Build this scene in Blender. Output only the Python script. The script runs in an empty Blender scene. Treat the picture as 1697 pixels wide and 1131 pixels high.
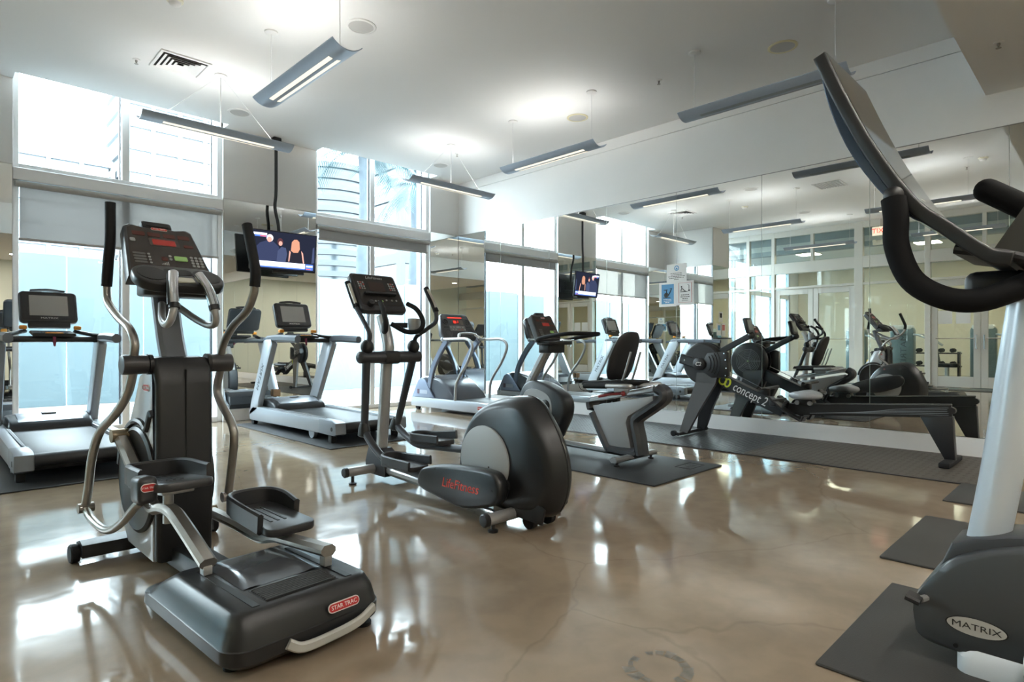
import bpy, bmesh, math, random
from mathutils import Vector, Matrix
random.seed(7)
S = bpy.context.scene
COL = S.collection
# ---------------------------------------------------------------- camera
H, CX, HY, F, TH = 1.05, 848.5, 569.69, 990.57, 0.7757     # measured from the photograph (1697 x 1131 frame)
cam_d = bpy.data.cameras.new('camera'); cam = bpy.data.objects.new('camera', cam_d); COL.objects.link(cam)
cam.location = (0, 0, H); cam.rotation_euler = (math.pi/2, 0, -TH)
cam_d.sensor_width = 36; cam_d.lens = 36*F/1697; cam_d.shift_y = (HY-565.5)/1697; cam_d.clip_start = 0.02; cam_d.clip_end = 800
S.camera = cam
# ---------------------------------------------------------------- world (pale hazy daylight)
W = bpy.data.worlds.new('sky'); S.world = W; W.use_nodes = True
nt = W.node_tree; nt.nodes.clear()
wo = nt.nodes.new('ShaderNodeOutputWorld'); bg = nt.nodes.new('ShaderNodeBackground')
tc = nt.nodes.new('ShaderNodeTexCoord'); sx = nt.nodes.new('ShaderNodeSeparateXYZ'); cr = nt.nodes.new('ShaderNodeValToRGB')
nt.links.new(tc.outputs['Generated'], sx.inputs[0]); nt.links.new(sx.outputs['Z'], cr.inputs[0])
cr.color_ramp.elements[0].color = (0.92, 0.96, 1.0, 1); cr.color_ramp.elements[1].color = (0.84, 0.92, 1.0, 1)
nt.links.new(cr.outputs[0], bg.inputs[0]); bg.inputs[1].default_value = 9.0
nt.links.new(bg.outputs[0], wo.inputs[0])
# ---------------------------------------------------------------- view
S.view_settings.view_transform = 'Standard'; S.view_settings.look = 'None'
S.view_settings.exposure = 1.42; S.view_settings.gamma = 1.0; S.view_settings.use_curve_mapping = False
S.cycles.max_bounces = 14; S.cycles.diffuse_bounces = 5; S.cycles.glossy_bounces = 8; S.cycles.transparent_max_bounces = 24
S.cycles.caustics_reflective = False; S.cycles.caustics_refractive = False; S.cycles.sample_clamp_indirect = 6.0

# ================================================================= measuring: photo pixel -> point on a plane of the room
AX = (math.sin(TH), math.cos(TH)); RT = (math.cos(TH), -math.sin(TH))
def ray(px, py):
    a = (px-CX)/F
    return (AX[0]+RT[0]*a, AX[1]+RT[1]*a, (HY-py)/F)
def onx(px, py, X):
    d = ray(px, py); t = X/d[0]; return Vector((X, d[1]*t, H+d[2]*t))
def ony(px, py, Y):
    d = ray(px, py); t = Y/d[1]; return Vector((d[0]*t, Y, H+d[2]*t))
def onz(px, py, z=0.0):
    d = ray(px, py); t = (z-H)/d[2]; return Vector((d[0]*t, d[1]*t, z))
def crop(ox, oy, k): return lambda x, y: (ox+x/k, oy+y/k)
def yz(pts, X): return [(q.y, q.z) for q in (onx(px, py, X) for px, py in pts)]

# ================================================================= materials
MATS = {}
def mat(name, col, rough=0.5, metal=0.0, spec=0.5, noise=0.0, nscale=8.0, bump=0.0, bscale=200.0, emit=None, estr=0.0, coat=0.0, rvar=0.0):
    if name in MATS: return MATS[name]
    m = bpy.data.materials.new(name); m.use_nodes = True; t = m.node_tree; b = t.nodes['Principled BSDF']
    b.inputs['Base Color'].default_value = (*col, 1); b.inputs['Roughness'].default_value = rough; b.inputs['Metallic'].default_value = metal
    b.inputs['Specular IOR Level'].default_value = spec; b.inputs['Coat Weight'].default_value = coat
    if emit: b.inputs['Emission Color'].default_value = (*emit, 1); b.inputs['Emission Strength'].default_value = estr
    if noise or bump or rvar:
        g = t.nodes.new('ShaderNodeTexCoord')
        if noise or rvar:
            n = t.nodes.new('ShaderNodeTexNoise'); n.inputs['Scale'].default_value = nscale; n.inputs['Detail'].default_value = 5
            t.links.new(g.outputs['Object'], n.inputs['Vector'])
        if noise:
            r = t.nodes.new('ShaderNodeValToRGB')
            r.color_ramp.elements[0].position = 0.3; r.color_ramp.elements[1].position = 0.7
            r.color_ramp.elements[0].color = (*[max(0, c*(1-noise)) for c in col], 1); r.color_ramp.elements[1].color = (*[min(1, c*(1+noise)) for c in col], 1)
            t.links.new(n.outputs['Fac'], r.inputs[0]); t.links.new(r.outputs[0], b.inputs['Base Color'])
        if rvar:
            mr = t.nodes.new('ShaderNodeMapRange'); mr.inputs['To Min'].default_value = max(0, rough-rvar); mr.inputs['To Max'].default_value = rough+rvar
            t.links.new(n.outputs['Fac'], mr.inputs['Value']); t.links.new(mr.outputs[0], b.inputs['Roughness'])
        if bump:
            n2 = t.nodes.new('ShaderNodeTexNoise'); n2.inputs['Scale'].default_value = bscale; n2.inputs['Detail'].default_value = 3
            bp = t.nodes.new('ShaderNodeBump'); bp.inputs['Strength'].default_value = bump; bp.inputs['Distance'].default_value = 0.002
            t.links.new(g.outputs['Object'], n2.inputs['Vector']); t.links.new(n2.outputs['Fac'], bp.inputs['Height']); t.links.new(bp.outputs[0], b.inputs['Normal'])
    MATS[name] = m; return m
def emis(name, col, s):
    if name in MATS: return MATS[name]
    m = bpy.data.materials.new(name); m.use_nodes = True; t = m.node_tree; t.nodes.clear()
    o = t.nodes.new('ShaderNodeOutputMaterial'); e = t.nodes.new('ShaderNodeEmission'); e.inputs[0].default_value = (*col, 1); e.inputs[1].default_value = s
    t.links.new(e.outputs[0], o.inputs[0]); MATS[name] = m; return m
def glassy(name, tint, refl=0.06, cloud=0.0, cloudcol=(0.8, 0.85, 0.9)):
    """thin pane: see-through with a faint mirror image, optionally partly clouded"""
    if name in MATS: return MATS[name]
    m = bpy.data.materials.new(name); m.use_nodes = True; t = m.node_tree; t.nodes.clear()
    o = t.nodes.new('ShaderNodeOutputMaterial'); tr = t.nodes.new('ShaderNodeBsdfTransparent'); tr.inputs[0].default_value = (*tint, 1)
    gl = t.nodes.new('ShaderNodeBsdfGlossy'); gl.inputs['Roughness'].default_value = 0.0
    lw = t.nodes.new('ShaderNodeLayerWeight'); pw = t.nodes.new('ShaderNodeMath'); pw.operation = 'POWER'; pw.inputs[1].default_value = 4.0
    fr = t.nodes.new('ShaderNodeMath'); fr.operation = 'MULTIPLY_ADD'; fr.inputs[1].default_value = 0.6; fr.inputs[2].default_value = 0.03; fr.use_clamp = True
    t.links.new(lw.outputs['Facing'], pw.inputs[0]); t.links.new(pw.outputs[0], fr.inputs[0])
    mx = t.nodes.new('ShaderNodeMixShader'); t.links.new(fr.outputs[0], mx.inputs[0]); t.links.new(tr.outputs[0], mx.inputs[1]); t.links.new(gl.outputs[0], mx.inputs[2])
    last = mx
    if cloud:
        df = t.nodes.new('ShaderNodeBsdfTranslucent'); df.inputs[0].default_value = (*cloudcol, 1)
        d2 = t.nodes.new('ShaderNodeBsdfDiffuse'); d2.inputs[0].default_value = (*cloudcol, 1)
        ad = t.nodes.new('ShaderNodeMixShader'); t.links.new(df.outputs[0], ad.inputs[1]); t.links.new(d2.outputs[0], ad.inputs[2])
        m2 = t.nodes.new('ShaderNodeMixShader'); m2.inputs[0].default_value = cloud
        t.links.new(mx.outputs[0], m2.inputs[1]); t.links.new(ad.outputs[0], m2.inputs[2]); last = m2
    t.links.new(last.outputs[0], o.inputs[0]); MATS[name] = m; return m
def mirror_mat():
    m = bpy.data.materials.new('mirror'); m.use_nodes = True; t = m.node_tree; t.nodes.clear()
    o = t.nodes.new('ShaderNodeOutputMaterial'); g = t.nodes.new('ShaderNodeBsdfGlossy'); g.inputs[0].default_value = (0.925, 0.95, 0.935, 1); g.inputs['Roughness'].default_value = 0.0
    t.links.new(g.outputs[0], o.inputs[0]); return m
MIRROR = mirror_mat()
def floor_mat():
    m = bpy.data.materials.new('polished_concrete'); m.use_nodes = True; t = m.node_tree; b = t.nodes['Principled BSDF']
    g = t.nodes.new('ShaderNodeTexCoord')
    def noise(s, d, dist=0.0):
        n = t.nodes.new('ShaderNodeTexNoise'); n.inputs['Scale'].default_value = s; n.inputs['Detail'].default_value = d; n.inputs['Distortion'].default_value = dist
        t.links.new(g.outputs['Object'], n.inputs['Vector']); return n
    a = noise(0.55, 6, 0.6); r = t.nodes.new('ShaderNodeValToRGB'); e = r.color_ramp.elements
    e[0].position = 0.30; e[0].color = (0.225, 0.168, 0.118, 1); e[1].position = 0.70; e[1].color = (0.36, 0.285, 0.205, 1)
    t.links.new(a.outputs['Fac'], r.inputs[0])
    f = noise(7, 8, 0.3); r2 = t.nodes.new('ShaderNodeValToRGB'); r2.color_ramp.elements[0].position = 0.25; r2.color_ramp.elements[0].color = (0.84, 0.84, 0.84, 1); r2.color_ramp.elements[1].position = 0.6
    t.links.new(f.outputs['Fac'], r2.inputs[0])
    mu = t.nodes.new('ShaderNodeMixRGB'); mu.blend_type = 'MULTIPLY'; mu.inputs[0].default_value = 1; t.links.new(r.outputs[0], mu.inputs[1]); t.links.new(r2.outputs[0], mu.inputs[2])
    # hairline cracks: edges of big, warped cells
    wn = noise(1.6, 4); add = t.nodes.new('ShaderNodeMixRGB'); add.blend_type = 'ADD'; add.inputs[0].default_value = 0.35
    t.links.new(g.outputs['Object'], add.inputs[1]); t.links.new(wn.outputs['Color'], add.inputs[2])
    v = t.nodes.new('ShaderNodeTexVoronoi'); v.feature = 'DISTANCE_TO_EDGE'; v.inputs['Scale'].default_value = 0.42; t.links.new(add.outputs[0], v.inputs['Vector'])
    r3 = t.nodes.new('ShaderNodeValToRGB'); r3.color_ramp.elements[0].position = 0.0; r3.color_ramp.elements[0].color = (0.7, 0.68, 0.66, 1); r3.color_ramp.elements[1].position = 0.0025
    t.links.new(v.outputs['Distance'], r3.inputs[0])
    m2 = t.nodes.new('ShaderNodeMixRGB'); m2.blend_type = 'MULTIPLY'; m2.inputs[0].default_value = 0.45; t.links.new(mu.outputs[0], m2.inputs[1]); t.links.new(r3.outputs[0], m2.inputs[2])
    t.links.new(m2.outputs[0], b.inputs['Base Color'])
    rr = noise(2.2, 6); mr = t.nodes.new('ShaderNodeMapRange'); mr.inputs['From Min'].default_value = 0.3; mr.inputs['From Max'].default_value = 0.7
    mr.inputs['To Min'].default_value = 0.04; mr.inputs['To Max'].default_value = 0.13; t.links.new(rr.outputs['Fac'], mr.inputs['Value']); t.links.new(mr.outputs[0], b.inputs['Roughness'])
    b.inputs['Specular IOR Level'].default_value = 0.45
    bn = noise(3.0, 3); bp = t.nodes.new('ShaderNodeBump'); bp.inputs['Strength'].default_value = 0.06; bp.inputs['Distance'].default_value = 0.02
    t.links.new(bn.outputs['Fac'], bp.inputs['Height']); t.links.new(bp.outputs[0], b.inputs['Normal'])
    return m
WHITE = mat('white_paint', (0.78, 0.77, 0.755), 0.7, noise=0.015, nscale=2)
CEIL = mat('ceiling_paint', (0.80, 0.795, 0.78), 0.85, noise=0.01, nscale=1)
FRAME = mat('window_aluminium', (0.84, 0.84, 0.84), 0.4, 0.1)
SFRAME = mat('storefront_aluminium', (0.68, 0.66, 0.61), 0.4, 0.1)
GLASS = glassy('window_glass', (0.90, 0.97, 0.98))
SGLASS = glassy('storefront_glass', (0.90, 0.95, 0.94))
BLACK = mat('black_plastic', (0.010, 0.010, 0.011), 0.42, bump=0.15, bscale=900)
RUBBER = mat('black_rubber', (0.008, 0.008, 0.009), 0.65, 0, 0.3, bump=0.25, bscale=700)
DKGREY = mat('charcoal_plastic', (0.018, 0.0185, 0.021), 0.38, bump=0.12, bscale=900)
MIDGREY = mat('grey_plastic', (0.16, 0.17, 0.19), 0.4)
SILVER = mat('silver_paint', (0.46, 0.46, 0.46), 0.32, 0.55)
GUNMETAL = mat('warm_silver_steel', (0.36, 0.34, 0.31), 0.3, 0.75, noise=0.06, nscale=30)
CHROME = mat('chrome', (0.75, 0.75, 0.76), 0.12, 1.0)
LTGREY = mat('light_grey_panel', (0.52, 0.53, 0.55), 0.35, 0.2)
RED = mat('red_logo', (0.5, 0.03, 0.03), 0.4)
ORANGE = mat('orange_plastic', (0.85, 0.33, 0.03), 0.45)
PAPER = mat('white_paper', (0.85, 0.85, 0.84), 0.7)
SCREENGREY = mat('off_screen', (0.33, 0.33, 0.32), 0.12)
REDLED = mat('red_led_window', (0.10, 0.012, 0.01), 0.15, emit=(1, 0.06, 0.03), estr=0.07)
GREENBTN = mat('green_button', (0.35, 0.62, 0.2), 0.4)

# ================================================================= mesh building
def catmull(pts, n=6, closed=False):
    P = [Vector(p) for p in pts]
    if len(P) < 3: return P
    out = []
    m = len(P)
    for i in range(m if closed else m-1):
        p0 = P[i-1] if (i > 0 or closed) else P[0]*2-P[1]
        p1 = P[i]; p2 = P[(i+1) % m]
        p3 = P[(i+2) % m] if (i+2 < m or closed) else P[-1]*2-P[-2]
        for k in range(n):
            t = k/n
            out.append(0.5*((2*p1)+(p2-p0)*t+(2*p0-5*p1+4*p2-p3)*t*t+(3*p1-p0-3*p2+p3)*t*t*t))
    if not closed: out.append(P[-1])
    return out
class MB:
    def __init__(s): s.v = []; s.f = []
    def add(s, vs, fs):
        o = len(s.v); s.v += [tuple(v) for v in vs]; s.f += [[i+o for i in f] for f in fs]; return s
    def bm(s, bm, M=None):
        if M is not None: bmesh.ops.transform(bm, matrix=M, verts=bm.verts)
        bm.verts.index_update(); s.add([v.co[:] for v in bm.verts], [[v.index for v in f.verts] for f in bm.faces]); bm.free(); return s
    def box(s, lo, hi, bevel=0.0, seg=2, M=None):
        b = bmesh.new(); bmesh.ops.create_cube(b, size=1)
        lo = Vector(lo); hi = Vector(hi); d = hi-lo
        for v in b.verts: v.co = Vector((v.co.x*d.x, v.co.y*d.y, v.co.z*d.z))+(lo+hi)/2
        if bevel: bmesh.ops.bevel(b, geom=b.edges[:], offset=min(bevel, min(abs(d.x), abs(d.y), abs(d.z))*0.49), segments=seg, profile=0.5, affect='EDGES')
        return s.bm(b, M)
    def prism(s, poly, a0, a1, axis='x', bevel=0.0, seg=2, M=None):
        """extrude a 2D outline along an axis. axis x: outline is (y,z); y: (x,z); z: (x,y)"""
        def P(u, w, a): return (a, u, w) if axis == 'x' else (u, a, w) if axis == 'y' else (u, w, a)
        b = bmesh.new()
        lo = [b.verts.new(P(u, w, a0)) for u, w in poly]; hi = [b.verts.new(P(u, w, a1)) for u, w in poly]
        n = len(poly); b.faces.new(lo[::-1]); b.faces.new(hi)
        for i in range(n): b.faces.new((lo[i], lo[(i+1) % n], hi[(i+1) % n], hi[i]))
        bmesh.ops.recalc_face_normals(b, faces=b.faces[:])
        if bevel:
            cap = [e for e in b.edges if (e.verts[0] in lo and e.verts[1] in lo) or (e.verts[0] in hi and e.verts[1] in hi)]
            bmesh.ops.bevel(b, geom=cap, offset=bevel, segments=seg, profile=0.5, affect='EDGES', clamp_overlap=True)
        return s.bm(b, M)
    def tube(s, pts, r, seg=10, smooth=0, closed=False, flat=1.0, up=None):
        P = catmull(pts, smooth, closed) if smooth else [Vector(p) for p in pts]
        n = len(P); rs = r if isinstance(r, (list, tuple)) else None
        rad = (lambda i: rs[0]+(rs[-1]-rs[0])*i/(n-1) if len(rs) == 2 else rs[min(len(rs)-1, int(i*len(rs)/n))]) if rs else (lambda i: r)
        prev = None; vs = []; fs = []
        for i in range(n):
            a = P[i-1] if (i > 0 or closed) else P[i]; c = P[(i+1) % n] if (i < n-1 or closed) else P[i]
            d = (c-a); d = d.normalized() if d.length > 1e-9 else Vector((0, 0, 1))
            if up is not None: u = Vector(up)-d*d.dot(Vector(up)); u = u.normalized() if u.length > 1e-6 else d.orthogonal().normalized()
            elif prev is None: u = d.orthogonal().normalized()
            else:
                u = prev-d*d.dot(prev); u = u.normalized() if u.length > 1e-6 else d.orthogonal().normalized()
            prev = u; w = d.cross(u)
            for k in range(seg):
                a2 = 2*math.pi*k/seg; vs.append(P[i]+u*math.cos(a2)*rad(i)*flat+w*math.sin(a2)*rad(i))
        m = n if closed else n-1
        for i in range(m):
            for k in range(seg):
                a = i*seg+k; b = i*seg+(k+1) % seg; c = ((i+1) % n)*seg+(k+1) % seg; d = ((i+1) % n)*seg+k
                fs.append((a, b, c, d))
        if not closed: fs.append(tuple(range(seg))[::-1]); fs.append(tuple(range((n-1)*seg, n*seg)))
        return s.add(vs, fs)
    def bar(s, pts, w, h, up=(0, 0, 1), bevel=0.0, smooth=0):
        """rectangular section swept along a path; w across, h along 'up'"""
        P = catmull(pts, smooth) if smooth else [Vector(p) for p in pts]
        n = len(P); vs = []; fs = []
        c = min(bevel, w*0.45, h*0.45) if bevel else 0
        prof = [(-w/2, -h/2), (w/2, -h/2), (w/2, h/2), (-w/2, h/2)] if not c else [(-w/2+c, -h/2), (w/2-c, -h/2), (w/2, -h/2+c), (w/2, h/2-c), (w/2-c, h/2), (-w/2+c, h/2), (-w/2, h/2-c), (-w/2, -h/2+c)]
        q = len(prof)
        for i in range(n):
            a = P[max(0, i-1)]; b = P[min(n-1, i+1)]; d = (b-a).normalized()
            sd = d.cross(Vector(up)); sd = sd.normalized() if sd.length > 1e-6 else Vector((1, 0, 0)); u = sd.cross(d).normalized()
            for x, y in prof: vs.append(P[i]+sd*x+u*y)
        for i in range(n-1):
            for k in range(q): fs.append((i*q+k, i*q+(k+1) % q, (i+1)*q+(k+1) % q, (i+1)*q+k))
        fs.append(tuple(range(q))[::-1]); fs.append(tuple(range((n-1)*q, n*q)))
        return s.add(vs, fs)
    def cyl(s, p0, p1, r0, r1=None, seg=20): return s.tube([p0, p1], [r0, r0 if r1 is None else r1], seg)
    def lathe(s, c, axis, prof, seg=28):
        """prof: list of (distance along axis, radius)"""
        d = Vector(axis).normalized(); u = d.orthogonal().normalized(); w = d.cross(u); c = Vector(c); vs = []; fs = []
        for (t, r) in prof:
            for k in range(seg):
                a = 2*math.pi*k/seg; vs.append(c+d*t+(u*math.cos(a)+w*math.sin(a))*max(r, 1e-4))
        for i in range(len(prof)-1):
            for k in range(seg): fs.append((i*seg+k, i*seg+(k+1) % seg, (i+1)*seg+(k+1) % seg, (i+1)*seg+k))
        fs.append(tuple(range(seg))[::-1]); fs.append(tuple(range((len(prof)-1)*seg, len(prof)*seg)))
        return s.add(vs, fs)
    def ball(s, c, r, sc=(1, 1, 1), u=14, v=9):
        b = bmesh.new(); bmesh.ops.create_uvsphere(b, u_segments=u, v_segments=v, radius=1)
        for q in b.verts: q.co = Vector((q.co.x*r*sc[0], q.co.y*r*sc[1], q.co.z*r*sc[2]))+Vector(c)
        return s.bm(b)
    def loft(s, rings, cap=True):
        q = len(rings[0]); vs = [p for r in rings for p in r]; fs = []
        for i in range(len(rings)-1):
            for k in range(q): fs.append((i*q+k, i*q+(k+1) % q, (i+1)*q+(k+1) % q, (i+1)*q+k))
        if cap: fs.append(tuple(range(q))[::-1]); fs.append(tuple(range((len(rings)-1)*q, len(rings)*q)))
        return s.add(vs, fs)
    def build(s, name, m, parent=None, sharp=38, smooth=True):
        me = bpy.data.meshes.new(name)
        off = parent_loc(parent)
        me.from_pydata([(v[0]-off[0], v[1]-off[1], v[2]-off[2]) for v in s.v], [], s.f); me.update()
        b = bmesh.new(); b.from_mesh(me); bmesh.ops.recalc_face_normals(b, faces=b.faces[:]); b.to_mesh(me); b.free()
        if smooth:
            me.shade_smooth(); me.set_sharp_from_angle(angle=math.radians(sharp))
        me.materials.append(m)
        o = bpy.data.objects.new(name, me); COL.objects.link(o)
        if parent is not None: o.parent = parent
        return o
def parent_loc(p):
    v = Vector((0, 0, 0))
    while p is not None:
        if p.name in LOCAL: return Vector((0, 0, 0))      # machine roots: their parts are modelled in the machine's own frame
        v = v+p.location; p = p.parent
    return v
LOCAL = set()
def machine(name, label, cat, loc, rotz=0.0, group=None):
    o = thing(name, label, cat, loc, group); o.rotation_euler = (0, 0, math.radians(rotz)); LOCAL.add(o.name); return o
def tag(o, label=None, cat=None, group=None, kind=None):
    if label: o['label'] = label
    if cat: o['category'] = cat
    if group: o['group'] = group
    if kind: o['kind'] = kind
    return o
def thing(name, label, cat, loc=(0, 0, 0), group=None, kind=None):
    o = bpy.data.objects.new(name, None); COL.objects.link(o); o.location = loc; o.empty_display_size = 0.1
    return tag(o, label, cat, group, kind)
def copy_tree(o, parent=None):
    c = o.copy(); COL.objects.link(c); c.parent = parent
    for ch in list(o.children): copy_tree(ch, c)
    return c
def rr(x0, y0, x1, y1, r, n=4):
    """rounded rectangle outline"""
    out = []
    for cx, cy, a0 in ((x1-r, y0+r, -90), (x1-r, y1-r, 0), (x0+r, y1-r, 90), (x0+r, y0+r, 180)):
        for k in range(n+1): a = math.radians(a0+90*k/n); out.append((cx+r*math.cos(a), cy+r*math.sin(a)))
    return out
def text(name, body, size, loc, rx, m, parent, extrude=0.0015, shear=0.0, align='CENTER', sx=1.0):
    """flat lettering; rx: 3x3 whose columns are the text's right, up and outward directions"""
    cu = bpy.data.curves.new(name, 'FONT'); cu.body = body; cu.size = size; cu.extrude = extrude; cu.shear = shear; cu.align_x = align; cu.align_y = 'CENTER'; cu.resolution_u = 2
    tmp = bpy.data.objects.new(name+'_tmp', cu); me = bpy.data.meshes.new_from_object(tmp); bpy.data.objects.remove(tmp); me.name = name
    r, u, n = [Vector(c).normalized() for c in rx]
    M = Matrix(((r.x*sx, u.x, n.x, 0), (r.y*sx, u.y, n.y, 0), (r.z*sx, u.z, n.z, 0), (0, 0, 0, 1)))
    me.transform(M); me.transform(Matrix.Translation(Vector(loc)-parent_loc(parent))); me.materials.append(m)
    o = bpy.data.objects.new(name, me); COL.objects.link(o)
    if parent is not None: o.parent = parent
    return o
SIDE = ((0, -1, 0), (0, 0, 1), (-1, 0, 0))      # lettering on a face that looks towards -X, read from that side
REAR = ((1, 0, 0), (0, 0, 1), (0, -1, 0))       # lettering on a face that looks towards -Y
# ================================================================= THE ROOM
XM, YP, YW, ZC = 6.897, 8.419, 8.53, 3.93
XS = -3.6                                   # glazed wall opposite the mirrors
ZT, ZB = 2.995, 0.181                       # top and bottom of the mirrors
WIN = [(0.675, 2.842, 1.74), (4.162, 6.268, 5.16)]
def struct(o, label=None): o['kind'] = 'structure'; return tag(o, label)
fl = MB().box((-10.5, -4.2, -0.12), (7.2, 8.9, 0.0)).build('floor', floor_mat(), None, smooth=False); struct(fl, 'polished beige concrete floor with hairline cracks')
# dark ring left by something once bolted down
m = MB(); p = onz(1092, 1106)
ringm = mat('floor_scar', (0.16, 0.14, 0.115), 0.35, noise=0.45, nscale=25)
for k in range(16):
    if k in (3, 9, 10): continue
    a0 = 2*math.pi*k/16; a1 = a0+2*math.pi/16*random.uniform(0.7, 1.05); r0 = 0.078+random.uniform(-.008, .008); r1 = 0.108+random.uniform(-.012, .014)
    m.add([(p.x+math.cos(a)*r, p.y+math.sin(a)*r, 0.0008) for a, r in ((a0, r0), (a1, r0), (a1, r1), (a0, r1))], [(0, 1, 2, 3)])
m.build('scuff_ring', ringm, fl, smooth=False)
# ceiling: main slab with pockets above the windows, raised bay by the glazed wall, dropped bay near the camera
ce = struct(thing('ceiling', None, None), 'white plaster ceiling')
m = MB().box((-1.5, 0.865, ZC), (XM+.2, 8.21, ZC+.5))
for x0, x1 in ((-1.5, WIN[0][0]), (WIN[0][1], WIN[1][0]), (WIN[1][1], XM+.2)): m.box((x0, 8.21, ZC), (x1, 8.75, ZC+.5))
m.build('ceiling_slab', CEIL, ce, smooth=False)
MB().box((-1.6, 8.2, ZC+.42), (XM+.2, 8.75, ZC+.6)).build('window_pocket_top', CEIL, ce, smooth=False)
MB().box((XS-.3, -4.2, 4.22), (-1.5, 8.9, 4.5)).build('raised_slab', CEIL, ce, smooth=False)
MB().box((-1.5, -4.2, 3.31), (XM+.2, 0.865, 4.43)).build('dropped_slab', CEIL, ce, smooth=False)
# mirror wall
wr = struct(thing('wall_right', None, None, (XM, 0, 0)), 'white wall faced with tall mirror panels')
MB().box((XM+.012, -4.2, 0), (XM+.25, 8.9, ZC+.3)).build('wall_core', WHITE, wr, smooth=False)
MB().box((XM-.004, -4.2, ZT+.006), (XM+.02, YP, 3.774), .002, 1).build('upper_panel', WHITE, wr, smooth=False)
MB().box((XM-.004, -4.2, 3.782), (XM+.02, YP, ZC), .002, 1).build('fascia_panel', WHITE, wr, smooth=False)
MB().box((XM-.012, -4.2, 0), (XM+.02, YP-.012, ZB-.004), .003, 1).build('base_board', mat('white_gloss_base', (0.80, 0.80, 0.80), 0.35), wr, smooth=False)
DARKLINE = mat('shadow_gap_trim', (0.12, 0.12, 0.12), 0.5)
MB().box((XM-.006, -4.2, ZT), (XM+.02, YP, ZT+.006)).build('mirror_channel', mat('channel_metal', (0.3, 0.3, 0.3), 0.3, 0.8), wr, smooth=False)
ys = [YP, 7.31, 6.21, 5.114, 4.01, 2.908, 1.803, 0.701, -.40, -1.5, -2.6, -3.7]
me = None
for k in range(len(ys)-1):
    MB().box((XM, ys[k+1]+.0025, ZB), (XM+.012, ys[k]-.0025, ZT)).build('mirror_panel', MIRROR, wr, smooth=False)
for k in range(1, len(ys)-1):
    MB().box((XM+.001, ys[k]-.0025, ZB), (XM+.012, ys[k]+.0025, ZT)).build('mirror_seam', mat('seam_edge', (0.55, 0.6, 0.58), 0.2, 0.6), wr, smooth=False)
# window wall: pillars, each with a mirror on its lower part
wb = struct(thing('wall_back', None, None, (0, YP, 0)), 'window wall of white pillars with mirror panels')
for x0, x1 in ((-.104, WIN[0][0]), (WIN[0][1], WIN[1][0]), (WIN[1][1], XM)):
    MB().box((x0, YP+.012, 0), (x1, YW+.3, ZC+.5)).build('pillar', WHITE, wb, smooth=False)
    MB().box((x0, YP-.004, ZT+.004), (x1, YP+.014, ZC), .002, 1).build('pillar_face', WHITE, wb, smooth=False)
    MB().box((x0+.006, YP, .165), (x1-.006, YP+.012, ZT)).build('mirror_panel', MIRROR, wb, smooth=False)
    MB().box((x0-.006, YP-.02, 0), (x1+.006, YP+.02, .16), .004, 1).build('base_board', MATS['white_gloss_base'], wb, smooth=False)
# the projecting return wall beside the left pillar (seen in the mirrors)
wn = struct(thing('wall_left', None, None, (-.5, 7.7, 0)), 'projecting white wall block with mirrors on its lower part')
MB().box((-.93, 7.085, 0), (-.12, YW+.3, ZC+.5)).build('wall_core', WHITE, wn, smooth=False)
MB().box((-.12, 7.069, ZT+.004), (-.104, YP, ZC), .002, 1).build('upper_panel', WHITE, wn, smooth=False)
MB().box((-.945, 7.069, ZT+.004), (-.104, 7.09, ZC), .002, 1).build('end_panel', WHITE, wn, smooth=False)
MB().box((-.12, 7.69, .165), (-.104, YP-.003, ZT)).build('mirror_panel', MIRROR, wn, smooth=False)
MB().box((-.12, 7.072, .165), (-.104, 7.685, ZT)).build('mirror_panel', MIRROR, wn, smooth=False)
MB().box((-.94, 7.069, .165), (-.124, 7.081, ZT)).build('mirror_panel', MIRROR, wn, smooth=False)
MB().box((-.945, 7.06, 0), (-.098, YP, .16), .004, 1).build('base_board', MATS['white_gloss_base'], wn, smooth=False)
# windows
for n, (x0, x1, xm) in enumerate(WIN):
    w = struct(thing('window_%d' % (n+1), None, None, ((x0+x1)/2, YW, 0)), 'tall white framed window with upper and lower panes')
    f = .055
    def fr(a, b, name='frame_bar'): return MB().box(a, b, .004, 1).build(name, FRAME, w, smooth=False)
    fr((x0, YW-.05, 0), (x0+f, YW+.05, 4.34)); fr((x1-f, YW-.05, 0), (x1, YW+.05, 4.34))
    fr((xm-.04, YW-.05, .07), (xm+.04, YW+.05, 2.84), 'mullion'); fr((xm-.04, YW-.05, 2.98), (xm+.04, YW+.05, 4.34), 'mullion')
    fr((x0+f, YW-.05, 0), (x1-f, YW+.05, .07), 'sill'); fr((x0+f, YW-.05, 4.28), (x1-f, YW+.05, 4.34), 'head')
    fr((x0-.0, YW-.11, 2.84), (x1+.0, YW+.06, 2.975), 'transom_beam'); fr((x0+f, YW-.06, 2.975), (x1-f, YW+.05, 3.03), 'transom_sill')
    for (a, b) in ((x0+f, xm-.04), (xm+.04, x1-f)):
        for (z0, z1) in ((.07, 2.84), (3.03, 4.28)):
            MB().box((a, YW+.005, z0), (b, YW+.013, z1)).build('pane', GLASS, w, smooth=False)
    # a slim second stile beside the right jamb of each light, dark gasket
    for z0, z1 in ((.07, 2.84), (3.03, 4.28)):
        MB().box((x1-f-.07, YW-.02, z0), (x1-f-.058, YW+.03, z1)).build('gasket', mat('dark_gasket', (0.03, 0.035, 0.045), 0.5), w, smooth=False)
        MB().box((xm-.062, YW-.02, z0), (xm-.05, YW+.03, z1)).build('gasket', MATS['dark_gasket'], w, smooth=False)
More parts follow.
